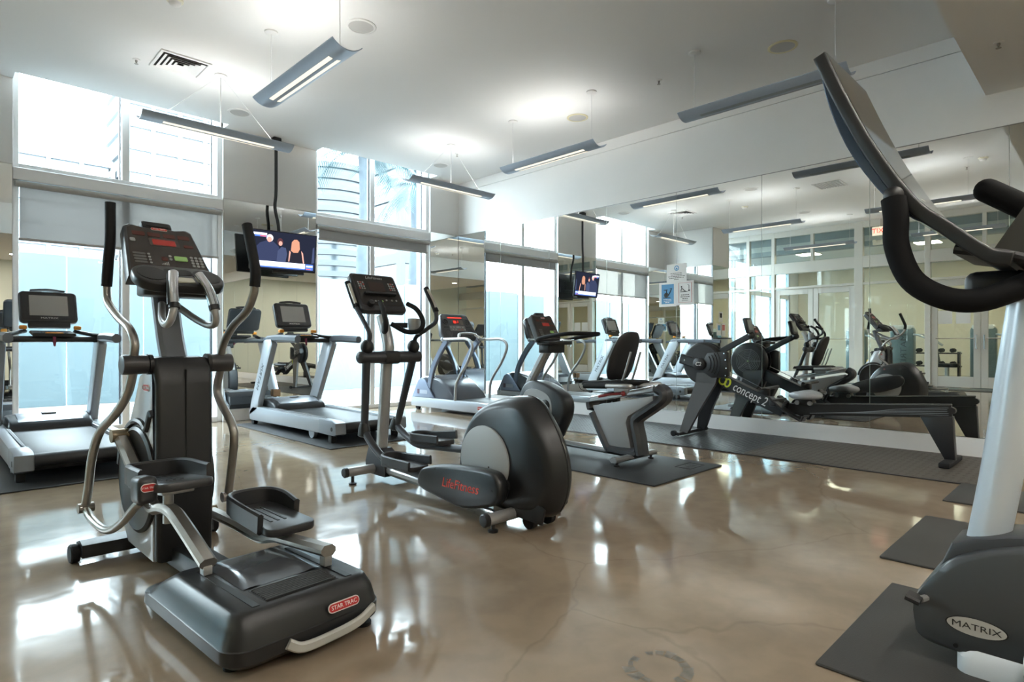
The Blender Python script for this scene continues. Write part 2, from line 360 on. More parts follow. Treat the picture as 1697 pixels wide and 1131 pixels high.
# roller shades
SHADE = glassy('shade_mesh', (0.46, 0.44, 0.42), cloud=0.55, cloudcol=(0.31, 0.30, 0.29))
SHADEBAR = mat('shade_bar', (0.42, 0.40, 0.38), 0.5)
for n, (zb_, lab) in enumerate(((2.21, 'grey mesh roller shade pulled partly down in the window by the left treadmills'), (2.64, 'grey mesh roller shade rolled almost fully up in the window behind the elliptical'))):
    x0, x1, xm = WIN[n]; t = thing('roller_shade', lab, 'window shade', ((x0+x1)/2, YW-.09, zb_))
    MB().cyl((x0+.02, YW-.085, 2.80), (x1-.02, YW-.085, 2.80), .035, seg=14).build('roller_tube', SHADEBAR, t)
    MB().box((x0+.06, YW-.087, zb_), (x1-.06, YW-.084, 2.80)).build('shade_cloth', SHADE if n == 0 else mat('shade_dense', (.36, .36, .36), .7), t, smooth=False)
    MB().box((x0+.05, YW-.095, zb_-.03), (x1-.05, YW-.075, zb_), .006, 2).build('hem_bar', SHADEBAR, t)
# wall behind the camera
wf = MB().box((XS-.3, -4.4, 0), (XM+.3, -4.2, 4.5)).build('wall_front', mat('pale_olive_wall', (.64, .62, .50), .7), None, smooth=False); struct(wf, 'white wall closing the room')
# ---------------------------------------------------------------- glazed wall opposite the mirrors
ws = struct(thing('wall_storefront', None, None, (XS, 4, 0)), 'aluminium framed glazed wall with transoms')
def sf(y0, z0, y1, z1, nm='frame_bar', d=.06): return MB().box((XS-d, y0, z0), (XS+d, y1, z1), .006, 1).build(nm, SFRAME, ws, smooth=False)
vert = [(8.42, .12), (7.72, .09), (6.99, .09), (4.79, .20), (3.29, .12), (1.25, .12), (-.2, .12), (-2.2, .12)]
for y, w_ in vert: sf(y-w_/2, 0, y+w_/2, 4.22, 'mullion', .075)
for (z0, z1, nm) in ((4.06, 4.22, 'head_beam'), (3.02, 3.32, 'transom_beam')): sf(-4.2, z0, 8.8, z1, nm, .07)
sf(-4.2, 2.58, 8.8, 2.64, 'transom_bar')
for y in (5.94, 2.2, .5): sf(y-.04, 3.32, y+.04, 4.06, 'mullion')
bays = [(7.765, 8.36), (7.035, 7.675), (4.89, 6.945), (3.35, 4.69), (1.31, 3.23), (-.14, 1.19), (-2.14, -.26)]
for y0, y1 in bays:
    for z0, z1 in ((3.32, 4.06), (2.64, 3.02)): MB().box((XS-.006, y0, z0), (XS+.006, y1, z1)).build('pane', SGLASS, ws, smooth=False)
for y0, y1 in (bays[0], bays[1], bays[3], bays[5], bays[6]):
    MB().box((XS-.006, y0, .12), (XS+.006, y1, 2.58)).build('pane', SGLASS, ws, smooth=False); sf(y0, 0, y1, .12, 'bottom_rail')
dn = 0
DOORM = mat('door_aluminium', (0.62, 0.60, 0.56), 0.4, 0.2)
for y0, y1 in (bays[2], bays[4]):
    ym = (y0+y1)/2
    for a, b, hs in ((ym+.004, y1-.004, 1), (y0+.004, ym-.004, -1)):
        dn += 1; d = struct(thing('door_%d' % dn, None, None, (XS, (a+b)/2, 0)), 'glass door leaf with wide pale aluminium stiles')
        for lo, hi, nm in (((a, .02), (a+.13, 2.57), 'stile'), ((b-.13, .02), (b, 2.57), 'stile'), ((a+.13, .02), (b-.13, .27), 'bottom_rail'), ((a+.13, 2.42), (b-.13, 2.57), 'top_rail')):
            MB().box((XS-.03, lo[0], lo[1]), (XS+.03, hi[0], hi[1]), .004, 1).build(nm, DOORM, d, smooth=False)
        MB().box((XS-.005, a+.13, .27), (XS+.005, b-.13, 2.42)).build('pane', SGLASS, d, smooth=False)
        e = a+.07 if hs > 0 else b-.07
        MB().tube([(XS+.03, e, .93), (XS+.09, e, .93), (XS+.09, e, 1.25), (XS+.03, e, 1.25)], .013, 8).build('pull_handle', CHROME, d)
        MB().tube([(XS+.075, a+.1, 1.17), (XS+.075, b-.1, 1.17)], .011, 8).build('push_bar', CHROME, d)
# sheets of paper taped to the door
for yy in (2.95, 2.6): tag(MB().box((XS+.006, yy-.14, 1.52), (XS+.009, yy+.14, 1.83)).build('paper_notice', PAPER, None, smooth=False), 'plain white paper notice taped to the glass door', 'notice', 'notices on the glass door')
# the room beyond the glazed wall
BEIGE = mat('cream_wall', (0.72, 0.64, 0.50), 0.7)
w2 = MB().box((-10.5, -4.4, 0), (-10.3, 8.9, 4.0)).build('wall_far', BEIGE, None, smooth=False); struct(w2, 'cream wall of the next room')
ce2 = struct(thing('ceiling_next_room', None, None), 'white ceiling of the next room')
MB().box((-10.5, -4.4, 3.75), (XS-.3, 8.9, 3.9)).build('ceiling_slab', CEIL, ce2, smooth=False)
MB().box((XS-.55, -4.4, 3.62), (XS-.3, 8.9, 4.5)).build('soffit', mat('soffit_grey', (.42, .45, .48), .7), ce2, smooth=False)
for k in range(4): MB().box(((-9.34, -7.84, -6.34, -4.84)[k], 8.80, .02), ((-7.96, -6.46, -4.96, -4.01)[k], 8.81, 3.74)).build('window_pane', glassy('tinted_glass', (.42, .52, .56)), ce2, smooth=False)
MB().box((-10.5, 8.75, 0), (-9.4, 8.9, 3.9)).build('end_wall', WHITE, ce2, smooth=False)
w3 = struct(thing('window_3', None, None, (-2.3, YW, 0)), 'tall white framed window added out of view beyond the return wall for daylight')  # unseen window, added to bring daylight onto the left side of the room
for x in (-3.62, -2.3, -.98): MB().box((x-.05, YW-.05, 0), (x+.05, YW+.05, 4.22), .004, 1).build('mullion', FRAME, w3, smooth=False)
for z0, z1 in ((0, .07), (2.84, 2.98), (4.16, 4.22)): MB().box((-3.6, YW-.06, z0), (-.95, YW+.06, z1), .004, 1).build('transom_beam', FRAME, w3, smooth=False)
for a, b in ((-3.57, -2.35), (-2.25, -1.03)):
    for z0, z1 in ((.07, 2.84), (2.98, 4.16)): MB().box((a, YW, z0), (b, YW+.008, z1)).build('pane', GLASS, w3, smooth=False)
MB().box((-10.5, -4.4, 0), (XS-.3, -4.2, 3.9)).build('end_wall', BEIGE, ce2, smooth=False)
for x in (-9.4, -7.9, -6.4, -4.9, -3.95): MB().box((x-.06, 8.75, 0), (x+.06, 8.87, 3.75)).build('window_mullion', FRAME, ce2, smooth=False)
MB().box((-9.4, 8.75, 2.7), (-3.9, 8.87, 2.85)).build('window_transom', FRAME, ce2, smooth=False)
for yy in (0.5, 3.6, 6.6):
    for xx in (-5.2, -8.0):
        t = thing('ceiling_panel_light', 'flat square ceiling light in the next room', 'ceiling light', (xx, yy, 3.74), 'ceiling lights of the next room')
        MB().box((xx-.3, yy-.3, 3.735), (xx+.3, yy+.3, 3.752), .004, 1).build('trim', WHITE, t, smooth=False)
        MB().box((xx-.27, yy-.27, 3.728), (xx+.27, yy+.27, 3.737)).build('diffuser', emis('warm_panel', (1, .90, .66), 14), t, smooth=False)
# ================================================================= CEILING LIGHTS
ALU = mat('lamp_blue_grey', (0.40, 0.46, 0.55), 0.4, 0.2)
TUBE = emis('lit_tube', (1, 0.95, 0.86), 21); DIFF = emis('lit_diffuser', (1, 0.90, 0.70), 0.5); OFFD = mat('unlit_diffuser', (0.30, 0.33, 0.36), 0.4)
ZL = 3.27
def pendant(c, axis, label, lit=True, two=True):
    """gull-wing housing hung on wires; axis 'x' or 'y'"""
    cx, cy = c; t = thing('pendant_light', label, 'pendant light', (cx, cy, ZL)); L = .76
    def P(l, w, z): return (cx+w, cy+l, z) if axis == 'y' else (cx+l, cy+w, z)
    N = 12; prof = []
    for k in range(N+1): u = -1+2*k/N; prof.append((u*.125, ZL+.055*abs(u)**2.2))
    top = [(w, z+.008) for w, z in prof[::-1]]
    ring = prof+top
    MB().loft([[P(l, w, z) for w, z in ring] for l in (-L, L)]).build('housing', ALU, t)
    for s in (-1, 1):
        w0, w1 = (.018, .052) if s > 0 else (-.052, -.018)
        z0, z1 = ZL+.055*(w0/.125)**2 if False else ZL-.001, ZL
        m = MB(); zz = lambda w: ZL+.055*abs(w/.125)**2.2-.0015
        m.add([P(-.56, w0, zz(w0)), P(.56, w0, zz(w0)), P(.56, w1, zz(w1)), P(-.56, w1, zz(w1)), P(-.56, w0, zz(w0)+.004), P(.56, w0, zz(w0)+.004), P(.56, w1, zz(w1)+.004), P(-.56, w1, zz(w1)+.004)],
              [(0, 1, 2, 3), (4, 7, 6, 5), (0, 4, 5, 1), (1, 5, 6, 2), (2, 6, 7, 3), (3, 7, 4, 0)]).build('diffuser_strip', DIFF if lit else OFFD, t, smooth=False)
    MB().cyl(P(-.57, 0, ZL+.035), P(.57, 0, ZL+.035), .013, seg=10).build('tube_lamp', TUBE if lit else WHITE, t)
    WIRE = mat('white_wire', (.75, .75, .74), .5)
    if two:
        for s in (-1, 1):
            MB().lathe(P(s*.64, 0, ZC), (0, 0, -1), [(0, .06), (.012, .06), (.02, .045), (.022, .01)], 20).build('canopy', WHITE, t)
            MB().cyl(P(s*.64, 0, ZC-.02), P(s*.64, 0, ZL+.01), .0025 if s < 0 else .004, seg=6).build('suspension_wire', WIRE, t)
    else:
        MB().lathe(P(0, 0, ZC), (0, 0, -1), [(0, .065), (.012, .065), (.022, .05), (.024, .01)], 20).build('canopy', WHITE, t)
        for s in (-1, 1): MB().cyl(P(s*.02, 0, ZC-.02), P(s*.64, 0, ZL+.01), .0022, seg=6).build('suspension_wire', WIRE, t)
        MB().cyl(P(0, 0, ZC-.02), P(0, 0, ZL+.01), .006, seg=6).build('power_cord', WIRE, t)
    return t
pendant((2.28, 4.86), 'y', 'lit blue grey pendant light hung lengthwise between the two ellipticals and the vent')
pendant((2.26, 6.77), 'x', 'lit pendant light on splayed wires crossing in front of the shaded window', two=False)
pendant((5.44, 6.81), 'x', 'lit pendant light on splayed wires nearest the mirrored corner', two=False)
pendant((5.43, 4.88), 'y', 'lit pendant light above the recumbent bike, beside the mirror wall')
pendant((5.43, 2.315), 'y', 'switched off pendant light above the rowing machine', lit=False)
pendant((2.28, 2.3), 'y', 'lit pendant light beside the dropped ceiling, seen at its tip and in the mirrors')
pendant((-.9, 4.88), 'y', 'lit pendant light by the return wall, seen only in the mirrors')
pendant((-.9, 2.3), 'y', 'lit pendant light by the glass doors, seen only in the mirrors')
# fill lights added out of view in the dropped ceiling near the camera
for x, yd in [(x, y) for y in (-.6, -2.8) for x in (-.3, 1.6, 3.5, 5.4)]:
    t = thing('fill_downlight', 'round fill light added out of view in the dropped ceiling', 'ceiling light', (x, yd, 3.31), 'added fill lights')
    MB().lathe((x, yd, 3.312), (0, 0, -1), [(0, .11), (.008, .11), (.008, .09), (.002, .09)], 24).build('trim', WHITE, t)
    MB().lathe((x, yd, 3.309), (0, 0, -1), [(0, .09), (.001, .09)], 24).build('lens', emis('fill_lens', (1, .95, .86), 140), t)
# speakers, sprinklers, smoke detectors, vents
for n, (x, y, lab) in enumerate(((2.82, 4.83, 'round ceiling speaker beside the lit pendant with two glowing slots'), (2.79, 7.69, 'round ceiling speaker close to the shaded window'), (5.93, 7.69, 'round ceiling speaker nearest the mirrored corner'), (5.925, 4.85, 'round ceiling speaker with a yellowed rim near the mirror wall'), (5.93, 2.30, 'round ceiling speaker above the switched off pendant'), (0.04, 4.87, 'round ceiling speaker by the return wall'))):
    t = thing('ceiling_speaker', lab, 'speaker', (x, y, ZC))
    MB().lathe((x, y, ZC+.002), (0, 0, -1), [(0, .135), (.008, .135), (.012, .125), (.012, .112), (.006, .11)], 32).build('rim', mat('yellowed_rim', (.72, .66, .44), .6) if n in (3, 4) else WHITE, t)
    MB().lathe((x, y, ZC+.001), (0, 0, -1), [(0, .111), (.007, .111), (.011, .06), (.012, .001)], 32).build('grille', mat('speaker_grille', (.52, .51, .49), .7, bump=.4, bscale=500), t)
for x, y, z, lab in ((1.524, 6.99, ZC, 'ceiling sprinkler head next to the square vent'), (5.75, 7.05, ZC, 'ceiling sprinkler head next to the corner pendant'), (5.72, 3.54, ZC, 'ceiling sprinkler head between the two pendants by the mirror wall'), (5.74, .645, 3.31, 'sprinkler head under the dropped ceiling'), (1.24, 3.2, ZC, 'ceiling sprinkler head beside the grid vent'), (1.7, 1.76, ZC, 'ceiling sprinkler head near the dropped ceiling')):
    t = thing('sprinkler_head', lab, 'sprinkler', (x, y, z))
    MB().lathe((x, y, z+.001), (0, 0, -1), [(0, .035), (.006, .034), (.010, .02)], 18).build('escutcheon', WHITE, t)
    MB().lathe((x, y, z-.008), (0, 0, -1), [(0, .011), (.018, .011), (.02, .006), (.034, .006), (.035, .018), (.038, .018)], 12).build('deflector', mat('sprinkler_metal', (.35, .33, .3), .35, .9), t)
for x, y, lab in ((1.49, 5.55, 'white round smoke detector on the ceiling beside the lit pendant'), (2.1, 1.5, 'white round smoke detector near the dropped ceiling')):
    t = thing('smoke_detector', lab, 'smoke detector', (x, y, ZC))
    MB().lathe((x, y, ZC+.001), (0, 0, -1), [(0, .065), (.015, .065), (.022, .05)], 24).build('base', mat('ivory', (.78, .74, .6), .5), t)
    MB().lathe((x, y, ZC-.02), (0, 0, -1), [(0, .048), (.02, .045), (.03, .03), (.032, .004)], 24).build('cap', WHITE, t)
def vent(cx, cy, h, lab, grid=False):
    t = thing('ceiling_vent', lab, 'vent', (cx, cy, ZC))
    m = MB()
    for a, b in (((-h, -h), (h, -h+.03)), ((-h, h-.03), (h, h)), ((-h, -h+.03), (-h+.03, h-.03)), ((h-.03, -h+.03), (h, h-.03))):
        m.box((cx+a[0], cy+a[1], ZC-.014), (cx+b[0], cy+b[1], ZC+.002), .004, 1)
    m.build('frame', WHITE, t, smooth=False)
    MB().box((cx-h+.03, cy-h+.03, ZC-.002), (cx+h-.03, cy+h-.03, ZC+.001)).build('duct_opening', mat('duct_dark', (.05, .045, .04), .9), t, smooth=False)
    if grid:
        for k in range(1, 9):
            q = -h+.03+(2*h-.06)*k/9
            MB().box((cx+q-.006, cy-h+.03, ZC-.012), (cx+q+.006, cy+h-.03, ZC-.002)).build('slat', WHITE, t, smooth=False)
            MB().box((cx-h+.03, cy+q-.006, ZC-.012), (cx+h-.03, cy+q+.006, ZC-.002)).build('slat', WHITE, t, smooth=False)
    else:
        for k in range(4):          # nested square cones
            r = h-.045-k*.042; r2 = r-.034; vs = [(cx+sx*r, cy+sy*r, ZC-.002) for sx, sy in ((-1, -1), (1, -1), (1, 1), (-1, 1))]+[(cx+sx*r2, cy+sy*r2, ZC-.02) for sx, sy in ((-1, -1), (1, -1), (1, 1), (-1, 1))]
            vs = [(v[0], v[1], ZC-.022 if i < 4 else ZC-.002) for i, v in enumerate(vs)]
            fs = [(i, (i+1) % 4, 4+(i+1) % 4, 4+i) for i in range(4)]
            if k == 3: fs.append((4, 5, 6, 7))
            MB().add(vs, fs).build('louvre', WHITE, t, smooth=False)
    return t
vent(1.876, 6.79, .235, 'square white ceiling diffuser with nested louvres by the shaded window')
vent(2.11, 3.70, .235, 'square white ceiling vent with a grid face, seen in the mirrors', True)
# exit sign and emergency light above the glass doors
t = thing('exit_sign', 'lit exit sign with red letters above the glass doors', 'exit sign', (XS+.12, 4.3, 4.0))
MB().box((XS+.10, 4.12, 3.80), (XS+.14, 4.46, 4.02), .006, 1).build('sign_body', mat('sign_white', (.85, .83, .75), .5, emit=(1, .85, .6), estr=.25), t)
MB().cyl((XS+.12, 4.29, 4.02), (XS+.12, 4.29, 4.22), .012, seg=8).build('stem', WHITE, t)
text('exit_lettering', 'EXIT', .17, (XS+.143, 4.29, 3.91), ((0, 1, 0), (0, 0, 1), (1, 0, 0)), emis('exit_red', (1, .05, .03), 1.2), t)
t = thing('emergency_light', 'cream emergency light with two lamp heads under the exit sign', 'emergency light', (XS+.08, 4.3, 3.6))
MB().box((XS+.075, 4.15, 3.56), (XS+.14, 4.45, 3.68), .02, 3).build('housing', MATS['ivory'], t)
for y in (4.2, 4.4): MB().lathe((XS+.13, y, 3.66), (1, 0, -.2), [(0, .03), (.05, .045), (.055, .04)], 14).build('lamp_head', MATS['ivory'], t)
# ================================================================= OUTSIDE
PAVE = mat('pale_paving', (.16, .17, .18), .8, noise=.1, nscale=1.5)
g = MB().box((-60, 8.9, -.25), (140, 200, -.06)).build('ground', PAVE, None, smooth=False); struct(g, 'pale sunlit paving outside')
FENCE = mat('pale_blue_hoarding', (.080, .112, .122), .45, noise=.05, nscale=1.2)
t = thing('hoarding', 'pale blue panelled hoarding outside the windows', 'hoarding', (4, 13.2, -.06))
x = -9.0; k = 0
while x < 22:
    MB().box((x+.006, 13.2, -.06), (x+1.19, 13.26, 2.60+.03*math.sin(k*1.7)), .006, 1).build('panel', FENCE, t, smooth=False); x += 1.2; k += 1
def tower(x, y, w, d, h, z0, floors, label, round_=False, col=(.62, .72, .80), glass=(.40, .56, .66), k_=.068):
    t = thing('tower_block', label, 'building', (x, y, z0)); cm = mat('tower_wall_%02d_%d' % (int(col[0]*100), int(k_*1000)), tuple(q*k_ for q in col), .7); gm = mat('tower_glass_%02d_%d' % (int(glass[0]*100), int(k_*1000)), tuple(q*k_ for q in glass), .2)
    def ring(k, z): return [(x+math.cos(2*math.pi*i/28)*w/2*k, y+math.sin(2*math.pi*i/28)*d/2*k, z) for i in range(28)]
    if round_: MB().loft([ring(.94, z0), ring(.94, z0+h)]).build('glass_core', gm, t)
    else: MB().box((x-w/2*.94, y-d/2*.94, z0), (x+w/2*.94, y+d/2*.94, z0+h)).build('glass_core', gm, t, smooth=False)
    for k in range(floors+1):
        z = z0+h*k/floors; fh = h/floors
        if round_: MB().loft([ring(1, z-.14*fh), ring(1, z+.36*fh)]).build('balcony_band', cm, t)
        else: MB().box((x-w/2, y-d/2, z-.13*fh), (x+w/2, y+d/2, z+.2*fh)).build('balcony_band', cm, t, smooth=False)
    if not round_:
        n = max(3, int(w/3.2))
        for k in range(n+1): MB().box((x-w/2+w*k/n-.25, y-d/2-.1, z0), (x-w/2+w*k/n+.25, y-d/2+.5, z0+h)).build('pier', cm, t, smooth=False)
    return t
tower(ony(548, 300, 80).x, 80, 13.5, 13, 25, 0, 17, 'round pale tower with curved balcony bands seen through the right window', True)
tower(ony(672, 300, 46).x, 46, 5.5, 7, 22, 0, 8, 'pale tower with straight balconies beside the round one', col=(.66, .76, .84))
tower(12, 110, 15, 14, 27, 0, 9, 'pale distant apartment slab seen through the shaded window', col=(.66, .72, .78), glass=(.58, .66, .74), k_=.26)  # higher k_ pales the far towers: haze put into their colour
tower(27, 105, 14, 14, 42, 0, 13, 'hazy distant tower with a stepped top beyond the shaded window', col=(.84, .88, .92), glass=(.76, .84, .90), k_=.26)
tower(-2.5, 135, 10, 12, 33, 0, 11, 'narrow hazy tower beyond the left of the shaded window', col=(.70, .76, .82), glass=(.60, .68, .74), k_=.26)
def palm(x, y, h, r, label, seed=1):
    rnd = random.Random(seed); t = thing('palm_tree', label, 'palm tree', (x, y, -.06))
    m = MB(); pts = [(x+.05*math.sin(k), y, -.06+h*k/10) for k in range(11)]; m.tube(pts, [r*1.15, r*.8], 12); m.build('trunk', mat('palm_trunk', (.040, .053, .066), .85, noise=.2, nscale=6, bump=.5, bscale=25), t)
    LEAF = mat('palm_leaf', (.030, .068, .075), .6)
    for k in range(15):
        a = 2*math.pi*k/15+rnd.uniform(-.2, .2); el = rnd.uniform(.0, 1.0); L = rnd.uniform(1.7, 2.4)
        c = Vector((x, y, h-.1)); P = []
        for q in range(12):
            s = q/11; P.append(c+Vector((math.cos(a), math.sin(a), 0))*L*s*math.cos(el*(1-s*.4))+Vector((0, 0, 1))*(L*s*math.sin(el)-1.5*s*s*(1.0+.3*el))) 
        m = MB(); m.tube(P, [.025, .006], 5)
        side = Vector((-math.sin(a), math.cos(a), 0))
        for q in range(1, 12):
            for e in range(3):
                s = (q+e/3)/12; i = min(10, int(s*11)); f_ = s*11-i; b = P[i].lerp(P[i+1], f_); d = (P[i+1]-P[i]).normalized()
                for sg in (-1, 1):
                    ll = .62*(1-.55*abs(s-.4)); tip = b+side*sg*ll*.75+d*ll*.45-Vector((0, 0, 1))*ll*.55
                    w = d*.022; m.add([b-w, b+w, tip], [(0, 1, 2)])
        m.build('frond', LEAF, t, smooth=False)
p = ony(603, 300, 16.0); palm(p.x, 16.0, 7.0, .20, 'palm tree with a thick trunk close outside the right window', 3)
p = ony(690, 300, 19.0); palm(p.x, 19.0, 7.2, .28, 'palm tree beside the right edge of the right window', 5)
# ================================================================= MACHINES (each modelled in its own frame: x right, y forward, z up)
def pill(parent, c, w, h, right, up, out, body='STAR TRAC', ts=None, border=True):
    """red oval maker's plate with white lettering"""
    r, u, n = Vector(right).normalized(), Vector(up).normalized(), Vector(out).normalized(); c = Vector(c)
    def plate(w, h, d, m, nm):
        o2 = rr(-w/2, -h/2, w/2, h/2, h*.48, 5)
        return MB().loft([[c+r*x+u*y+n*z for x, y in o2] for z in (-.002, d)]).build(nm, m, parent, smooth=False)
    if border: plate(w, h, .0015, mat('logo_rim', (.78, .72, .70), .4), 'logo_rim')
    plate(w*.95, h*.80, .0025, RED, 'logo_plate')
    text('logo_lettering', body, h*.62 if ts is None else ts, c+n*.0032, (r, u, n), mat('logo_white', (.85, .82, .80), .5), parent, .0006, sx=1.0 if len(body) > 6 else 1)
def tubes(parent, name, pts, r, m, seg=12, smooth=6): return MB().tube(pts, r, seg, smooth).build(name, m, parent)
RIBM = mat('rib_black', (.03, .031, .034), .5)
STG = mat('star_grey_panel', (.62, .64, .67), .14, .1)
def st_elliptical():
    R = machine('elliptical_trainer', 'charcoal and silver elliptical with red logo plates, a ribbed rear deck and tall moving handles', 'elliptical', (.935, 1.95, 0), 4)
    # rear deck
    DECK = mat('deck_charcoal', (.014, .0145, .016), .33, bump=.1, bscale=700)
    def rg(x, y0, y1, z, r=.07): return [(a, b, z) for a, b in rr(-x, y0, x, y1, r, 5)]
    d = MB().loft([rg(.262, -.02, .75, .028), rg(.285, -.045, .78, .05, .08), rg(.287, -.048, .76, .095, .08), rg(.284, -.044, .72, .098, .08), rg(.270, -.03, .63, .15, .07), rg(.250, -.008, .55, .19, .06), rg(.238, .006, .52, .199, .05)]).build('deck', DECK, R)
    for s in (-1, 1): MB().box((s*.172-.012, .02, .197), (s*.172+.012, .47, .2015)).build('roller_slot', mat('slot_black', (.006, .006, .006), .5), R, smooth=False)
    # shiny dished ramp between the slots, then ribs
    v = []; n = 9
    for i in range(n+1):
        y = .175+.335*i/n
        for x, k in ((-.145, 0), (-.12, .004), (-.08, -.0), (.08, .0), (.12, .004), (.145, 0)):
            v.append((x, y, .2005+k+(.012*math.sin(math.pi*i/n) if abs(x) < .13 else 0)))
    f = [(i*6+j, i*6+j+1, (i+1)*6+j+1, (i+1)*6+j) for i in range(n) for j in range(5)]
    MB().add(v, f).build('ramp_panel', mat('ramp_gloss', (.07, .075, .085), .16), R)
    for k in range(9): MB().box((-.13, .035+k*.0135, .197), (.13, .042+k*.0135, .206), .002, 1).build('grip_rib', RIBM, R, smooth=False)
    MB().box((-.135, .028, .196), (.135, .158, .2)).build('rib_tray', MATS['slot_black'], R, smooth=False)
    pts = [(-.10, -.052, .075), (-.05, -.062, .050), (.06, -.066, .052), (.16, -.062, .062), (.235, -.046, .085)]
    MB().bar([Vector(p) for p in pts], .02, .034, (0, 0, 1), .006, 5).build('lift_handle', mat('handle_grey', (.45, .45, .42), .4), R)
    pill(R, (.11, -.0475, .135), .125, .032, (1, .02, 0), (0, .25, 1), (0, -1, .25))
    for sx, y in ((-.22, .08), (.235, .02), (.22, .6), (-.22, .6)): MB().lathe((sx, y, 0), (0, 0, 1), [(0, .03), (.012, .03), (.014, .012), (.04, .012)], 16).build('levelling_foot', RUBBER, R)
    # spine, tower, side panels, wheel disc
    MB().box((-.06, .7, .03), (.06, 1.25, .12), .01).build('spine_beam', DKGREY, R)
    rear = [(1.085, .06), (1.075, .30), (1.085, .86), (1.10, .94), (1.14, .985), (1.22, .99), (1.27, .935), (1.16, .905), (1.13, .86), (1.13, .06)]
    MB().prism(rear, -.122, .122, 'x', .022, 3).build('tower_cover', mat('tower_charcoal', (.013, .0133, .015), .42, bump=.12, bscale=900), R)
    MB().box((-.0015, 1.0755, .08), (.0015, 1.09, .93)).build('cover_seam', MATS['slot_black'], R, smooth=False)
    side = [(1.20, .93), (1.33, .90), (1.40, .78), (1.47, .68), (1.585, .52), (1.63, .36), (1.60, .18), (1.50, .07), (1.15, .05), (1.15, .90)]
    MB().prism(side, -.119, .119, 'x', .012, 2).build('side_shroud', STG, R)
    arch = [(1.335+.275*math.cos(a), .405+.275*math.sin(a)) for a in [math.radians(200-k*12) for k in range(18)]]
    for s in (-1, 1):
        MB().tube([(s*.121, y, z) for y, z in [(1.14, .715), (1.16, .735)]+[(y, z) for y, z in arch if z > .42 and y > 1.2]], .016, 8, 3).build('arch_trim', DKGREY, R)
        MB().lathe((s*.117, 1.34, .405), (s, 0, 0), [(0, .25), (.012, .25), (.02, .235), (.014, .225), (.016, .05), (.02, .001)], 48).build('crank_disc', mat('disc_black', (.022, .021, .022), .35), R)
    pill(R, (-.1205, 1.225, .845), .085, .034, (0, -1, 0), (0, 0, 1), (-1, 0, 0))
    pill(R, (.1205, 1.225, .845), .085, .034, (0, 1, 0), (0, 0, 1), (1, 0, 0))
    # pivot axle
    for s in (-1, 1): MB().cyl((s*.118, 1.165, .955), (s*.135, 1.165, .955), .047).build('axle_collar', BLACK, R)
    for s in (-1, 1): MB().lathe((s*.137, 1.165, .955), (s, 0, 0), [(0, .043), (.09, .045), (.1, .043), (.103, .034)], 24).build('pivot_housing', mat('pivot_dark', (.035, .034, .036), .35), R)
    # moving handles
    HL = [(-.19, 1.165, .985), (-.19, 1.15, 1.05), (-.192, 1.21, 1.115), (-.195, 1.37, 1.175), (-.197, 1.515, 1.25), (-.197, 1.54, 1.33)]
    HLg = [(-.197, 1.54, 1.33), (-.195, 1.52, 1.45), (-.192, 1.50, 1.56), (-.19, 1.508, 1.735)]
    HR = [(.19, 1.165, .985), (.19, 1.12, 1.06), (.19, 1.02, 1.135), (.19, .88, 1.20), (.19, .812, 1.275), (.19, .80, 1.31)]
    HRg = [(.19, .80, 1.31), (.19, .792, 1.37), (.19, .81, 1.43), (.19, .878, 1.60)]
    LL = [(-.19, 1.165, .93), (-.20, 1.215, .82), (-.222, 1.31, .725), (-.245, 1.46, .63), (-.257, 1.54, .50), (-.262, 1.58, .35), (-.265, 1.625, .245)]
    LR = [(.19, 1.165, .93), (.195, 1.215, .80), (.205, 1.08, .665), (.208, 1.055, .585), (.21, 1.085, .45), (.212, 1.13, .295)]
    for s, up, gr, lo in ((-1, HL, HLg, LL), (1, HR, HRg, LR)):
        h = tubes(R, 'handle_arm', up, .0185, GUNMETAL); tubes(h, 'rubber_grip', gr, .0235, RUBBER); tubes(h, 'lower_arm', lo, .0195, GUNMETAL)
        e = Vector(lo[-1]); MB().ball(up[0], .026, (1, 1, .5)).build('arm_boot', BLACK, h)
        MB().cyl(e+Vector((-.03, 0, 0)), e+Vector((.035, 0, 0)), .024).build('knuckle', GUNMETAL, h)
    tubes(R, 'link_arm', [(-.265, 1.625, .245), (-.262, 1.50, .205), (-.255, 1.30, .20), (-.24, 1.14, .265), (-.225, 1.03, .345), (-.215, .985, .375)], .018, GUNMETAL)
    tubes(R, 'link_arm', [(.212, 1.13, .295), (.205, 1.02, .285), (.195, .93, .285)], .018, GUNMETAL)
    # foot arms on the deck rollers
    A1 = [(-.16, 1.46, .60), (-.165, 1.30, .52), (-.17, 1.08, .395), (-.17, .96, .345), (-.17, .86, .365), (-.17, .76, .372), (-.17, .66, .345), (-.17, .40, .245)]
    A2 = [(.16, 1.20, .215), (.17, .95, .205), (.17, .72, .195), (.17, .64, .205), (.17, .56, .228), (.17, .46, .238), (.17, .15, .262)]
    for s, A in ((-1, A1), (1, A2)):
        a = MB().bar([Vector(p) for p in A], .062, .042, (0, 0, 1), .014, 4).build('foot_arm', GUNMETAL, R)
        e = Vector(A[-1]); MB().box((e.x-.016, e.y+.0, .202), (e.x+.016, e.y+.04, e.z-.01), .004).build('roller_leg', SILVER, a)
        if s < 0: MB().cyl((-.20, 1.46, .605), (-.115, 1.46, .605), .032).build('crank_joint', mat('bronze_joint', (.34, .27, .18), .35, .8), a)
        else: MB().cyl((.11, 1.22, .215), (.19, 1.22, .215), .028).build('crank_joint', MATS['bronze_joint'], a)
        MB().cyl((s*.17, .80 if s < 0 else .72, e.z+.07 if s < 0 else .20), (s*.17, .80 if s < 0 else .72, .46 if s < 0 else .275), .02).build('pedal_post', SILVER, a)
